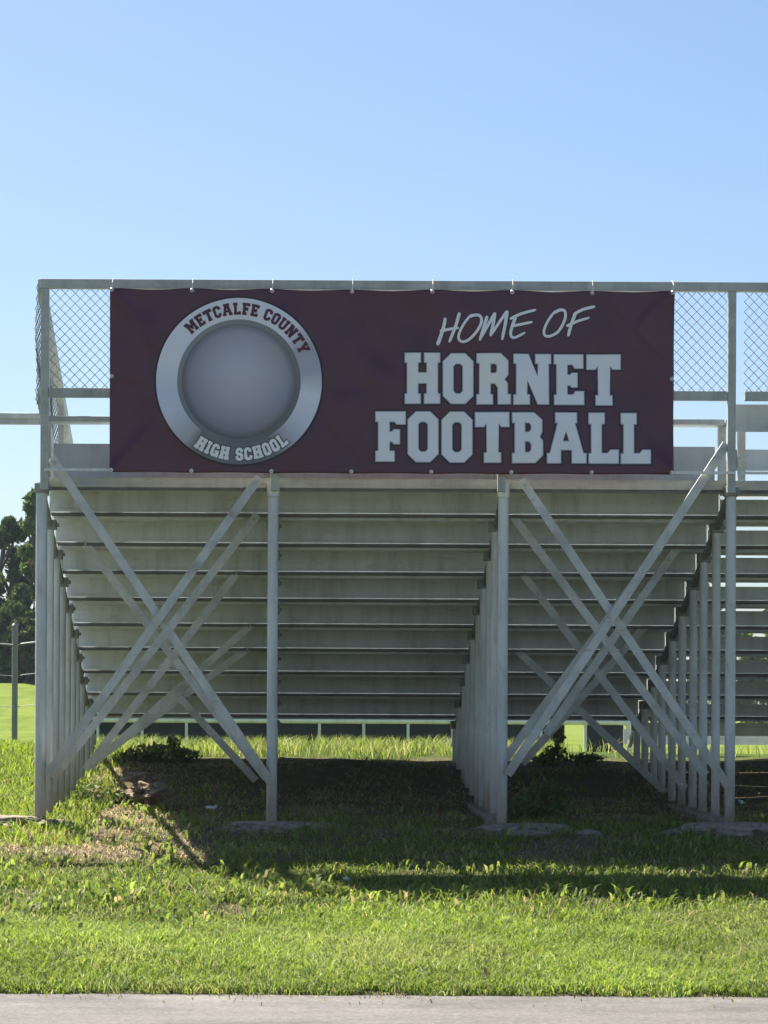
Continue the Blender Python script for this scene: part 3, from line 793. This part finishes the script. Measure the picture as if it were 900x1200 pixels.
def disc_col(r, a):
    x, z = r * math.sin(a), r * math.cos(a)
    g = max(0.0, 1 - (math.hypot(x - 0.03, z - 0.10) / 0.78) ** 1.7)
    e = max(0, (r - 0.60) / 0.10)
    return lerp(lerp((0.17, 0.165, 0.195), (0.56, 0.55, 0.63), min(1, g * 0.95)), (0.06, .055, .07), min(1, e) * 0.6)
disc('emblem_disc', emb, 0.001, 0.705 * ER, 0.0030, disc_col, 26)
def arc_word(text, ang0, ang1, r_base, r_top, inside, gap=12, space=46):
    ws = [GL[c][0] if c != ' ' else space for c in text]
    tot = sum(ws) + gap * (len(ws) - 1); polys = []; pos = 0
    for c, w in zip(text, ws):
        if c != ' ':
            loops = []
            for lp in GL[c][1]:
                # subdivide sides so that letters bend with the ring
                q = []
                for (p, n_) in zip(lp, lp[1:] + lp[:1]):
                    q.append(p); q.append(((p[0] + n_[0]) / 2, (p[1] + n_[1]) / 2))
                pl = []
                for (gx, gy) in q:
                    t_ = (pos + gx) / tot; a = R(ang0 + (ang1 - ang0) * t_); hh = 1 - gy / 137
                    r = r_base + (r_top - r_base) * hh
                    if inside: pl.append((EC.x + r * math.sin(a), EC.z - r * math.cos(a)))
                    else: pl.append((EC.x + r * math.sin(a), EC.z + r * math.cos(a)))
                loops.append(pl)
            polys.append(oriented(loops))
        pos += w + gap
    return polys
top_w = arc_word('METCALFE COUNTY', -45.5, 66, 0.800 * ER, 0.945 * ER, False, 14, 40)
bot_w = arc_word('HIGH SCHOOL', -34.5, 39.5, 0.955 * ER, 0.800 * ER, True, 14, 44)
sheet('emblem_lettering', M['print_maroon'], emb, top_w, 0.0092, 0.1)
sheet('emblem_lettering', M['print_white'], emb, [[offset_poly(l, 0.001) for l in p] for p in bot_w], 0.0112, 0.1)
sheet('lettering_outline', M['print_dark'], emb, [[offset_poly(l, 0.0075) for l in p] for p in bot_w], 0.0092, 0.1)

# ------------------------------------------------------------------ ground details
def lump(name, m, c, size, seed, label, cat, group=None, sub=4, amp=0.28, flat=0.0):
    bm = bmesh.new(); bmesh.ops.create_icosphere(bm, subdivisions=sub, radius=1.0)
    for v in bm.verts:
        d = v.co.normalized()
        k = 1 + amp * noise.noise(d * 1.6 + Vector((seed, 0, 0))) + amp * 0.5 * noise.noise(d * 4.2 + Vector((0, seed, 0))) + amp * 0.25 * noise.noise(d * 10 + Vector((0, 0, seed)))
        p = d * k
        if flat and p.z > flat: p.z = flat + (p.z - flat) * 0.18
        v.co = Vector((p.x * size[0], p.y * size[1], p.z * size[2]))
    me = bpy.data.meshes.new(name); bm.to_mesh(me); bm.free(); me.materials.append(m); me.shade_smooth()
    o = bpy.data.objects.new(name, me); COL.objects.link(o); o.location = c
    return tag(o, label, cat, group)
gf_ = 'concrete footings under the front posts'
FOOT = [(FR[0] - 0.30, 'rough sunlit concrete footing at the foot of the corner post on the open end', (0.62, 0.26, 0.15)),
        (FR[1] + 0.02, 'low worn concrete footing under the lone post below the emblem', (0.46, 0.26, 0.13)),
        (FR[2] + 0.14, 'low concrete footing under the post between the two cross braced bays, below the word FOOTBALL', (0.44, 0.26, 0.13)),
        (FR[3] - 0.02, 'long concrete footing under the row of posts past the banner', (0.50, 0.30, 0.14))]
for i, (x, lab, sz) in enumerate(FOOT):
    y = -0.10
    lump('concrete_footing', M['concrete'], (x, y, ground_z(x, y) - (0.03 if i == 0 else 0.055)), sz, 3.3 * i + 1, lab, 'footing', gf_, 6, 0.34, 0.80)
for fx, lab in ((FR[3] - 0.06, 'stepped concrete kerb along the row of posts past the banner'), (FR[2] - 0.03, 'stepped concrete kerb along the middle row of posts')):
    o = MB().box(-0.07, 0.07, 0, 2.6, -0.25, 0.075).build('concrete_kerb', M['concrete'], bevel=0.02)
    o.location = (fx, 0.06, ground_z(fx, .3)); o.rotation_euler = (R(0.6), 0, 0)
    tag(o, lab, 'kerb', 'concrete kerbs under the post rows')
lump('dirt_clod', M['clod'], P(176, 922, 2.0) + Vector((0, 0, -0.05)), (0.17, 0.26, 0.075), 7.7, 'reddish clay clod at the sunlit edge of the shade under the bleachers', 'dirt clod', 'clay clods by the braces', 6, 0.55)
lump('dirt_clod', M['clod'], P(200, 905, 2.6) + Vector((-0.28, 0.3, -0.06)), (0.15, 0.16, 0.055), 2.2, 'smaller pale clay clod behind the reddish one, against the braces', 'dirt clod', 'clay clods by the braces', 6, 0.5)
for (px, py, yy, s, lab) in ((621, 980, -0.55, (0.16, 0.09, 0.035), 'flat grey stone in the shaded grass, the larger of two'), (690, 985, -0.62, (0.10, 0.07, 0.04), 'small flat grey stone in the shaded grass, the smaller of two')):
    p = P(px, py, yy); lump('flat_stone', M['stone'], (p.x, yy, ground_z(p.x, yy) + 0.02), s, px * .1, lab, 'stone', 'flat stones in the grass')

def litter(name, m, px, py, yy, s, lab, cat, group=None):
    p = P(px, py, yy); z = ground_z(p.x, yy) + 0.035
    bm = bmesh.new(); bmesh.ops.create_grid(bm, x_segments=6, y_segments=4, size=1)
    for v in bm.verts:
        x, y = v.co.x, v.co.y
        v.co = Vector((x * s, y * s * 0.5 * (1 - 0.45 * x * x), 0.35 * s * x * x + 0.25 * s * y * y + 0.1 * s * math.sin(x * 4)))
    me = bpy.data.meshes.new(name); bm.to_mesh(me); bm.free(); me.materials.append(m); me.shade_smooth()
    o = bpy.data.objects.new(name, me); COL.objects.link(o); o.location = (p.x, yy, z); o.rotation_euler = (R(35), 0.1, px)
    md = o.modifiers.new('thickness', 'SOLIDIFY'); md.thickness = 0.002
    return tag(o, lab, cat, group)
litter('fallen_leaf', M['yellow_leaf'], 888, 927, 0.75, 0.06, 'yellow fallen leaf lying in deep shade under the gapped boards', 'leaf')
litter('paper_scrap', M['paper'], 868, 893, 2.4, 0.045, 'white paper scrap in the shade beside the row of posts', 'litter', 'paper scraps in the grass')
litter('paper_scrap', M['paper'], 248, 919, 1.6, 0.05, 'white paper scrap in the shade between the crossed braces', 'litter', 'paper scraps in the grass')
litter('paper_scrap', M['paper'], 404, 1038, -2.6, 0.04, 'white paper scrap at the grass edge of the banner shadow', 'litter', 'paper scraps in the grass')

# white pipe railing beyond the mound
RY = 26.0
rr_ = empty('pipe_railing', (P(450, 880, RY).x, RY, ground_z(2, RY)), 'white pipe railing along the field edge with dark screen below, seen beneath the bleachers', 'railing')
za = P(400, 844.5, RY).z
xe = P(738, 842, RY).x; x_0 = P(60, 842, RY).x
pts = [(x_0, RY, za)] + [(xe - 0.12, RY, za), (xe - 0.045, RY, za - 0.02), (xe - 0.01, RY, za - 0.06), (xe, RY, za - 0.13), (xe, RY, ground_z(xe, RY) - 0.1)]
MB().tube(pts, 0.056, 12).build('rail', M['white_pipe'], rr_, smooth=True)
i = 0; x = xe - 52 / 66.0
while x > x_0:
    MB().tube([(x, RY, ground_z(x, RY) - 0.1), (x, RY, za - 0.01)], 0.028, 8).build('rail_post', M['white_pipe'], rr_, smooth=True); x -= 52 / 66.0
for a, b in ((x_0, P(662, 850, RY).x), (P(686, 850, RY).x, P(731, 850, RY).x)):
    MB().box(a, b, RY + 0.05, RY + 0.06, 0.16, P(400, 846, RY).z).build('screen_panel', M['screen'], rr_)
MB().box(xe - 0.16, xe + 0.16, RY - 0.16, RY + 0.16, -0.1, ground_z(xe, RY) + 0.06).build('base_block', M['white_pipe'], rr_, bevel=0.02)

# wire fence far off on the open side
FY = 30.0
fp = P(17, 862, FY)
wf = empty('wire_fence', (fp.x, FY, fp.z), 'grey post and wire fence on the open grass in front of the trees', 'fence')
ztop = P(17, 733, FY).z
for x in (fp.x - 6.4, fp.x - 3.2, fp.x, P(104, 850, FY).x):
    zb = ground_z(x, FY)
    MB().tube([(x, FY, zb - 0.3), (x, FY, ztop)], 0.058, 12).tube([(x, FY, ztop), (x, FY, ztop + 0.05)], [0.07, 0.03], 12).build('post', M['fence'], wf, smooth=True)
xa, xb = fp.x - 6.4, P(104, 850, FY).x
stops = [fp.x - 6.4, fp.x - 3.2, fp.x, xb]
for h in (P(17, 756, FY).z, P(17, 756, FY).z - 0.6, P(17, 756, FY).z - 1.2):
    for a, b in zip(stops[:-1], stops[1:]):
        MB().tube([(a + (b - a) * s / 8, FY - 0.06, h - 0.07 * (1 - (2 * s / 8 - 1) ** 2) * -1) for s in range(9)], 0.016 if h > 1.9 else 0.006, 6).build('wire', M['fence'], wf)

# ------------------------------------------------------------------ vegetation
def quads_mesh(name, verts, faces_tri, faces_quad, cols, m, tagargs):
    me = bpy.data.meshes.new(name)
    nv = len(verts); nt_, nq = len(faces_tri), len(faces_quad)
    me.vertices.add(nv); me.vertices.foreach_set('co', verts.astype(np.float32).ravel())
    loops = np.concatenate([faces_quad.ravel(), faces_tri.ravel()]).astype(np.int32)
    me.loops.add(len(loops)); me.loops.foreach_set('vertex_index', loops)
    starts = np.concatenate([np.arange(nq) * 4, nq * 4 + np.arange(nt_) * 3]).astype(np.int32)
    me.polygons.add(nq + nt_); me.polygons.foreach_set('loop_start', starts)
    me.update(calc_edges=True); me.validate()
    at = me.color_attributes.new('Col', 'FLOAT_COLOR', 'POINT')
    at.data.foreach_set('color', np.concatenate([cols, np.ones((nv, 1))], 1).astype(np.float32).ravel())
    me.materials.append(m); me.shade_smooth()
    o = bpy.data.objects.new(name, me); COL.objects.link(o)
    return tag(o, *tagargs)

def blades(name, x, y, z, h, w, lean, cols, tagargs, tipdark=1.0):
    """curved tapering blades: two quads' worth of width, then a tip"""
    n = len(x)
    a = rng.uniform(0, 2 * np.pi, n); la = rng.uniform(0, 2 * np.pi, n)
    wx, wy = np.cos(a) * w * .5, np.sin(a) * w * .5
    lx, ly = np.cos(la) * lean * h, np.sin(la) * lean * h
    zz = np.zeros(n)
    b = np.stack([x, y, z - 0.01], 1)
    mid = b + np.stack([lx * .32, ly * .32, h * .58 + 0.01], 1)
    tip = b + np.stack([lx, ly, h * np.sqrt(np.clip(1 - (lean * .55) ** 2, .05, 1)) + 0.01], 1)
    wv = np.stack([wx, wy, zz], 1)
    V = np.stack([b - wv, b + wv, mid - wv * .8, mid + wv * .8, tip], 1).reshape(-1, 3)
    i = np.arange(n) * 5
    Q = np.stack([i, i + 1, i + 3, i + 2], 1); Tt = np.stack([i + 2, i + 3, i + 4], 1)
    C = np.repeat(cols, 5, 0)
    return quads_mesh(name, V, Tt, Q, C, M['blade'], tagargs)

def scatter(n, x0, x1, y0, y1, keep):
    x = rng.uniform(x0, x1, n); y = rng.uniform(y0, y1, n)
    k = np.array([keep(a, b) for a, b in zip(x, y)]); s = rng.uniform(0, 1, n) < k
    x, y = x[s], y[s]
    z = np.array([ground_z(a, b) for a, b in zip(x, y)])
    return x, y, z
def palette(n, cs, p, jitter=0.2):
    cs = np.array(cs); c = cs[rng.choice(len(cs), n, p=p)]
    return np.clip(c * rng.uniform(1 - jitter, 1 + jitter, (n, 1)) * rng.uniform(.94, 1.06, (n, 3)), 0.005, .8)
def half_w(y): return 4.2 + 0.0 * y

# mown turf along the road
def k_lawn(x, y):
    if y < -6.27 + 0.08 * n2(x, 0, 2.6, 4) + 0.06 * n2(x, 0, 9, 4): return 0
    w_ = 0.7 * n2(x, y * 0.3, 0.7, 3) + 0.3 * n2(x, y, 2.2, 8)
    e = 1 - smooth(-4.15 + w_, -3.7 + w_, y)
    return e * (0.72 + 0.5 * n2(x, y, 1.6, 6))
x, y, z = scatter(300000, -4.6, 5.2, -6.34, -3.1, k_lawn)
n = len(x)
tone = np.array([0.5 + 0.9 * n2(a, b, 0.9, 12) + 0.5 * n2(a, b, 3.5, 13) for a, b in zip(x, y)])[:, None]
c = palette(n, [(0.23, 0.32, 0.055), (0.29, 0.37, 0.075), (0.17, 0.26, 0.05), (0.44, 0.42, 0.22), (0.27, 0.35, 0.17)], [.38, .27, .2, .07, .08], 0.25)
dry = np.array([smooth(0.05, 0.5, n2(a, b * 2.0, 0.8, 91) + 0.4 * n2(a, b, 4.0, 92)) for a, b in zip(x, y)])[:, None]
c = c * (0.66 + 0.40 * np.clip(tone, 0, 1)) * (1 - dry * 0.30) + dry * 0.30 * np.array([[0.30, 0.29, 0.13]])
blades('grass', x, y, z, rng.uniform(0.035, 0.085, n) * (1 + 0.35 * (tone[:, 0] - .5)), rng.uniform(0.004, 0.010, n), rng.uniform(0.4, 1.7, n), c, ('short bright mown grass between the road and the weeds', 'grass', None, 'stuff'))

# coarse weeds, straw and thin shade grass before and under the stand
def k_weed(x, y):
    b = bare(x, y)
    w_ = 0.7 * n2(x, y * 0.3, 0.7, 3) + 0.3 * n2(x, y, 2.2, 8)
    m = smooth(-4.3 + w_, -3.8 + w_, y)
    d = 1 - 0.93 * b
    cl = smooth(-0.25, 0.35, n2(x, y, 2.4, 21))
    d *= 0.35 + 0.65 * cl
    u = smooth(0.3, 1.2, y) * smooth(-2.0, -1.4, x)
    d *= 1 - 0.72 * u
    return max(0.0, m * d)
x, y, z = scatter(300000, -4.6, 5.6, -4.9, 5.6, k_weed)
n = len(x)
c = palette(n, [(0.15, 0.21, 0.035), (0.20, 0.26, 0.045), (0.11, 0.16, 0.035), (0.34, 0.28, 0.14), (0.13, 0.19, 0.07)], [.34, .28, .2, .09, .09], 0.3)
hh = rng.uniform(0.03, 0.085, n) * np.array([0.85 + 0.9 * max(0, n2(a, b, 1.3, 31)) for a, b in zip(x, y)])
blades('grass', x, y, z, hh, rng.uniform(0.005, 0.013, n), rng.uniform(0.5, 1.8, n), c, ('uneven darker grass in front of and below the bleachers', 'grass', None, 'stuff'))
# broad weed leaves
def k_leafy(x, y):
    w_ = 0.7 * n2(x, y * 0.3, 0.7, 3) + 0.3 * n2(x, y, 2.2, 8)
    m = max(0.75 * smooth(-4.4 + w_, -4.0 + w_, y) * (1 - smooth(-3.2, -2.6, y)), 0.05, 0.6 * smooth(-0.3, -0.7, x) * smooth(-2.8, -1.9, y) * (1 - smooth(2.8, 4.2, y)))
    m = max(m, 0.25 * smooth(-3.0, -2.5, y) * (1 - smooth(-0.2, .4, y)))
    return m * smooth(-0.05, 0.40, n2(x, y, 2.3, 44)) * smooth(-6.3, -6.1, y)
x, y, z = scatter(90000, -4.6, 5.2, -6.3, 4.2, k_leafy)
n = len(x)
c = palette(n, [(0.17, 0.235, 0.05), (0.22, 0.28, 0.07), (0.12, 0.17, 0.045), (0.32, 0.28, 0.13)], [.38, .3, .22, .1], 0.25)
blades('weeds', x, y, z + rng.uniform(0, 0.06, n), rng.uniform(0.03, 0.07, n), rng.uniform(0.014, 0.032, n), rng.uniform(0.7, 1.5, n), c, ('low broad-leaved weeds in clumps along the front of the bleachers', 'weeds', None, 'stuff'))
# dry straw on the worn ground
def k_straw(x, y): return min(1.0, bare(x, y) * (1.0 if y > -3 else 0.5)) * max(smooth(-0.2, 0.4, n2(x, y, 1.2, 61)), 0.8 * smooth(-0.2, -0.7, x))
x, y, z = scatter(70000, -3.2, 4.6, -4.2, 5.4, k_straw)
n = len(x)
c = palette(n, [(0.46, 0.39, 0.22), (0.34, 0.28, 0.15), (0.22, 0.18, 0.10)], [.45, .33, .22], 0.25)
blades('dry_straw', x, y, z + .004, rng.uniform(0.02, 0.05, n), rng.uniform(0.004, 0.010, n), rng.uniform(1.4, 3.2, n), c, ('dry straw and clippings on the worn soil by the posts', 'straw', None, 'stuff'))
def k_clip(x, y): return smooth(-6.75, -6.3, y) ** 2 * smooth(-0.1, 0.5, n2(x, y, 2.5, 66)) + 0.02
x, y, z = scatter(5000, -4.0, 5.0, -6.9, -6.2, k_clip)
n = len(x)
c = palette(n, [(0.30, 0.27, 0.14), (0.20, 0.20, 0.08), (0.10, 0.08, 0.06)], [.4, .3, .3], 0.25)
blades('grass_clippings', x, y, np.full(n, -0.664), rng.uniform(0.008, 0.02, n), rng.uniform(0.004, 0.010, n), rng.uniform(1.0, 2.5, n), c, ('dry clippings and soil crumbs strewn along the edge of the road', 'clippings', None, 'stuff'))
# tall sunlit grass behind the mound
def k_tall(x, y):
    return (0.5 + 0.6 * n2(x, y, 1.5, 71)) * smooth(5.7, 6.3, y) * (1 - 0.9 * smooth(2.75, 3.1, x) )
x, y, z = scatter(26000, -2.4, 6.0, 5.7, 9.0, k_tall)
n = len(x)
c = palette(n, [(0.18, 0.23, 0.05), (0.24, 0.29, 0.07), (0.13, 0.18, 0.045), (0.36, 0.33, 0.17)], [.36, .32, .2, .12], 0.25)
blades('tall_grass', x, y, z, rng.uniform(0.08, 0.21, n), rng.uniform(0.006, 0.012, n), rng.uniform(0.3, 1.1, n), c, ('tall sunlit grass on the mound behind the bleachers', 'grass', None, 'stuff'))
# open meadow on the free side
def k_mead(x, y):
    lat = x / (y + CAM_D)
    return (1 - smooth(-0.066, -0.055, lat)) * (0.6 + 0.6 * n2(x, y, 0.9, 81))
x, y, z = scatter(110000, -6.5, -1.5, -1.2, 22.0, k_mead)
n = len(x)
c = palette(n, [(0.20, 0.28, 0.04), (0.26, 0.33, 0.055), (0.15, 0.22, 0.04), (0.36, 0.34, 0.14)], [.4, .3, .22, .08], 0.25)
blades('grass', x, y, z, rng.uniform(0.05, 0.12, n), rng.uniform(0.006, 0.014, n), rng.uniform(0.3, 1.1, n), c, ('open grass rising towards the trees beside the bleachers', 'grass', None, 'stuff'))

def leaf_cloud(name, parent, clumps, n, size, cols, probs, label=None):
    """leaf-sized faces spread through clumps (centre, radii); leaves keep towards the clump shells, with gaps"""
    V, C = [], []
    wts = np.array([c_[1][0] * c_[1][1] * c_[1][2] for c_ in clumps]) ** 0.75; wts /= wts.sum()
    idx = rng.choice(len(clumps), n, p=wts)
    d = rng.normal(size=(n, 3)); d /= np.linalg.norm(d, axis=1)[:, None]
    r = rng.uniform(0.25, 1.0, n) ** 0.55
    cen = np.array([c_[0] for c_ in clumps])[idx]; rad = np.array([c_[1] for c_ in clumps])[idx]
    p = cen + d * rad * r[:, None] * (1 + 0.18 * rng.normal(size=(n, 1)))
    ax = rng.normal(size=(n, 3)); ax /= np.linalg.norm(ax, axis=1)[:, None]
    ax[:, 2] -= 0.3
    bx = np.cross(ax, rng.normal(size=(n, 3))); bx /= np.linalg.norm(bx, axis=1)[:, None]
    s = size * rng.uniform(0.6, 1.35, (n, 1))
    V = np.stack([p - ax * s, p + bx * s * .55, p + ax * s, p - bx * s * .55], 1).reshape(-1, 3)
    i = np.arange(n) * 4
    Q = np.stack([i, i + 1, i + 2, i + 3], 1)
    tone = rng.uniform(0.75, 1.25, len(clumps))[idx][:, None]
    c = palette(n, cols, probs, 0.2) * tone
    o = quads_mesh(name, V, np.zeros((0, 3), int), Q, np.repeat(c, 4, 0), M['leaf'], ())
    put(o, parent); return o
def tree(x, y, height, spread, label, dark=1.0, n=9000, leaf=0.17, low=0.25, seed=0, group='trees on the rise', name='broadleaf_tree'):
    rs = random.Random(seed); zb = ground_z(x, y)
    root = empty(name, (x, y, zb), label, 'tree', group)
    m = MB(); r0 = 0.028 * height
    trunk = [(x + rs.uniform(-.1, .1) * i, y + rs.uniform(-.1, .1) * i, zb - 0.3 + height * 0.85 * i / 6) for i in range(7)]
    m.tube(trunk, [r0 * (1 - 0.14 * i) for i in range(7)], 9)
    clumps = []
    K = int(16 + 2.2 * height)
    for k in range(K):
        f = low + (1 - low) * (k + rs.random()) / K
        prof = math.sin(math.pi * min(1, 0.12 + 0.88 * (f - low) / (1 - low)) ** 0.8) ** 0.7
        a = rs.uniform(0, 6.283); rad = spread * prof * rs.uniform(0.15, 1.0)
        c = (x + math.cos(a) * rad, y + math.sin(a) * rad, zb + height * f * 0.97)
        q = spread * rs.uniform(0.15, 0.30)
        clumps.append((c, (q, q, q * 0.72)))
        b = Vector(trunk[min(6, max(1, int(f * 6)))])
        cc = Vector(c); m.tube([b - Vector((0, 0, .3)), (b + cc) / 2 + Vector((0, 0, -.15)), cc], [r0 * .35, r0 * .22, r0 * .08], 5)
    m.build('trunk', M['bark'], root, smooth=True)
    D = dark * 1.5
    leaf_cloud('crown', root, clumps, n, leaf, [(0.055 * D, 0.085 * D, 0.022 * D), (0.085 * D, 0.115 * D, 0.03 * D), (0.04 * D, 0.065 * D, 0.022 * D)], [.4, .3, .3])
    return root
TY = 108.0
def tx(px): return (px - VX) * (TY + CAM_D) / FPX
def th(py, x): return CAM_Z + (VY - py) * (TY + CAM_D) / FPX - ground_z(x, TY)
for i, (px, top, sp, dk, lab, dy, low) in enumerate((
    (40, 573, 1.5, 1.15, 'tall open-crowned tree beside the corner post, sky showing through', 0, 0.12),
    (3, 601, 1.55, 0.75, 'tall dark tree standing farther out from the bleachers than the open-crowned one', 3, 0.05),
    (31, 688, 1.5, 0.8, 'low dark bushy tree in the dip between the two tall trees', -3, 0.02),
    (76, 700, 1.7, 0.8, 'low bushy tree at the foot of the open-crowned tree', -2, 0.02),
    (14, 722, 1.6, 0.7, 'lowest dark bush under the tall dark tree', -5, 0.0),
    (44, 728, 1.6, 0.7, 'lowest dark bush beside the corner post under the open-crowned tree', -6, 0.0),
    (-34, 650, 2.2, 0.9, 'dark tree farthest out from the bleachers, past the tall dark tree', 2, 0.05))):
    x = tx(px); Yt = TY + dy
    tree(x, Yt, th(top, x), sp, lab, dk, 9000 if top < 650 else 7000, 0.15, low, 20 + i)
# trees across the field, seen through the slots of the gapped section
for i, (x, y, h, lab) in enumerate(((27, 150, 9.0, 'green tree across the field behind the gapped bleacher section, nearest the corner post'), (33.5, 154, 10.5, 'taller green tree across the field, second from the corner post'), (40, 150, 8.5, 'green tree across the field, third from the corner post'), (47, 156, 10, 'green tree across the field, farthest from the corner post'))):
    tree(x, y, h, 3.6, lab, 1.2, 4500, 0.3, 0.02, 50 + i, 'trees across the field')

def shrub(x, y, clumps, n, leaf, label, cols, stems=7, seed=1):
    rs = random.Random(seed); zb = ground_z(x, y)
    root = empty('shrub', (x, y, zb), label, 'shrub', 'scrub under the bleachers')
    m = MB()
    cl = [((x + a, y + b, zb + c), r) for a, b, c, r in clumps]
    for (c, r) in cl:
        for _ in range(2):
            e = (c[0] + rs.uniform(-r[0], r[0]) * .6, c[1] + rs.uniform(-.1, .1), c[2] + r[2] * rs.uniform(0, .8))
            m.tube([(x + rs.uniform(-.06, .06), y + rs.uniform(-.06, .06), zb - 0.05), ((x + e[0]) / 2, (y + e[1]) / 2, zb + (e[2] - zb) * .6), e], [0.010, 0.007, 0.003], 5)
    m.build('stem', M['bark'], root, smooth=True)
    leaf_cloud('foliage', root, cl, n, leaf, cols, [.5, .3, .2])
    return root
DK = [(0.10, 0.135, 0.04), (0.15, 0.18, 0.055), (0.24, 0.20, 0.11)]
p = P(196, 868, 5.6); shrub(p.x, 5.6, [(0, 0, .09, (.20, .16, .08)), (.2, .05, .06, (.15, .13, .06)), (-.2, 0, .09, (.13, .13, .08)), (.06, 0, .19, (.08, .08, .06)), (-.38, -.1, .06, (.14, .12, .06))], 800, 0.028, 'scrubby bush at the far edge of the shade behind the crossed braces below the emblem', DK, seed=3)
p = P(650, 878, 5.4); shrub(p.x, 5.4, [(0, 0, .11, (.13, .12, .10)), (.04, 0, .30, (.07, .08, .09)), (-.12, 0, .06, (.12, .1, .06)), (.32, 0, .07, (.18, .13, .06))], 750, 0.028, 'dark leafy bush beyond the shade, framed by the crossed braces below the word FOOTBALL', DK, seed=4)
p = P(632, 955, 0.9); shrub(p.x, 0.9, [(0, 0, .12, (.22, .2, .14)), (.1, 0, .24, (.12, .12, .09)), (-.16, .05, .08, (.18, .15, .1))], 1500, 0.026, 'leafy weed clump in the shade just behind the middle post row', [(0.10, 0.15, 0.05), (0.08, 0.12, 0.05), (0.13, 0.17, 0.06)], seed=5)
p = P(118, 925, 2.3); shrub(p.x, 2.3, [(0, 0, .08, (.2, .2, .08)), (.2, .1, .06, (.15, .15, .07)), (-.1, .3, .10, (.14, .14, .09))], 900, 0.026, 'low sunlit weed clump at the foot of the corner post row', [(0.15, 0.20, 0.05), (0.12, 0.16, 0.05), (0.25, 0.2, 0.1)], seed=6)

# ------------------------------------------------------------------ air
hz = MB().box(-420, 420, -190, 640, -1.75, 22).build('haze', None or M['paper'])
hm = bpy.data.materials.new('thin_haze'); hm.use_nodes = True; ht = hm.node_tree
for n_ in list(ht.nodes): ht.nodes.remove(n_)
pv = ht.nodes.new('ShaderNodeVolumePrincipled'); pv.inputs['Color'].default_value = (0.72, 0.86, 1.0, 1)
pv.inputs['Density'].default_value = 0.00022; pv.inputs['Anisotropy'].default_value = 0.0
ho = ht.nodes.new('ShaderNodeOutputMaterial'); ht.links.new(pv.outputs[0], ho.inputs['Volume'])
hz.data.materials.clear(); hz.data.materials.append(hm); tag(hz, kind='stuff')
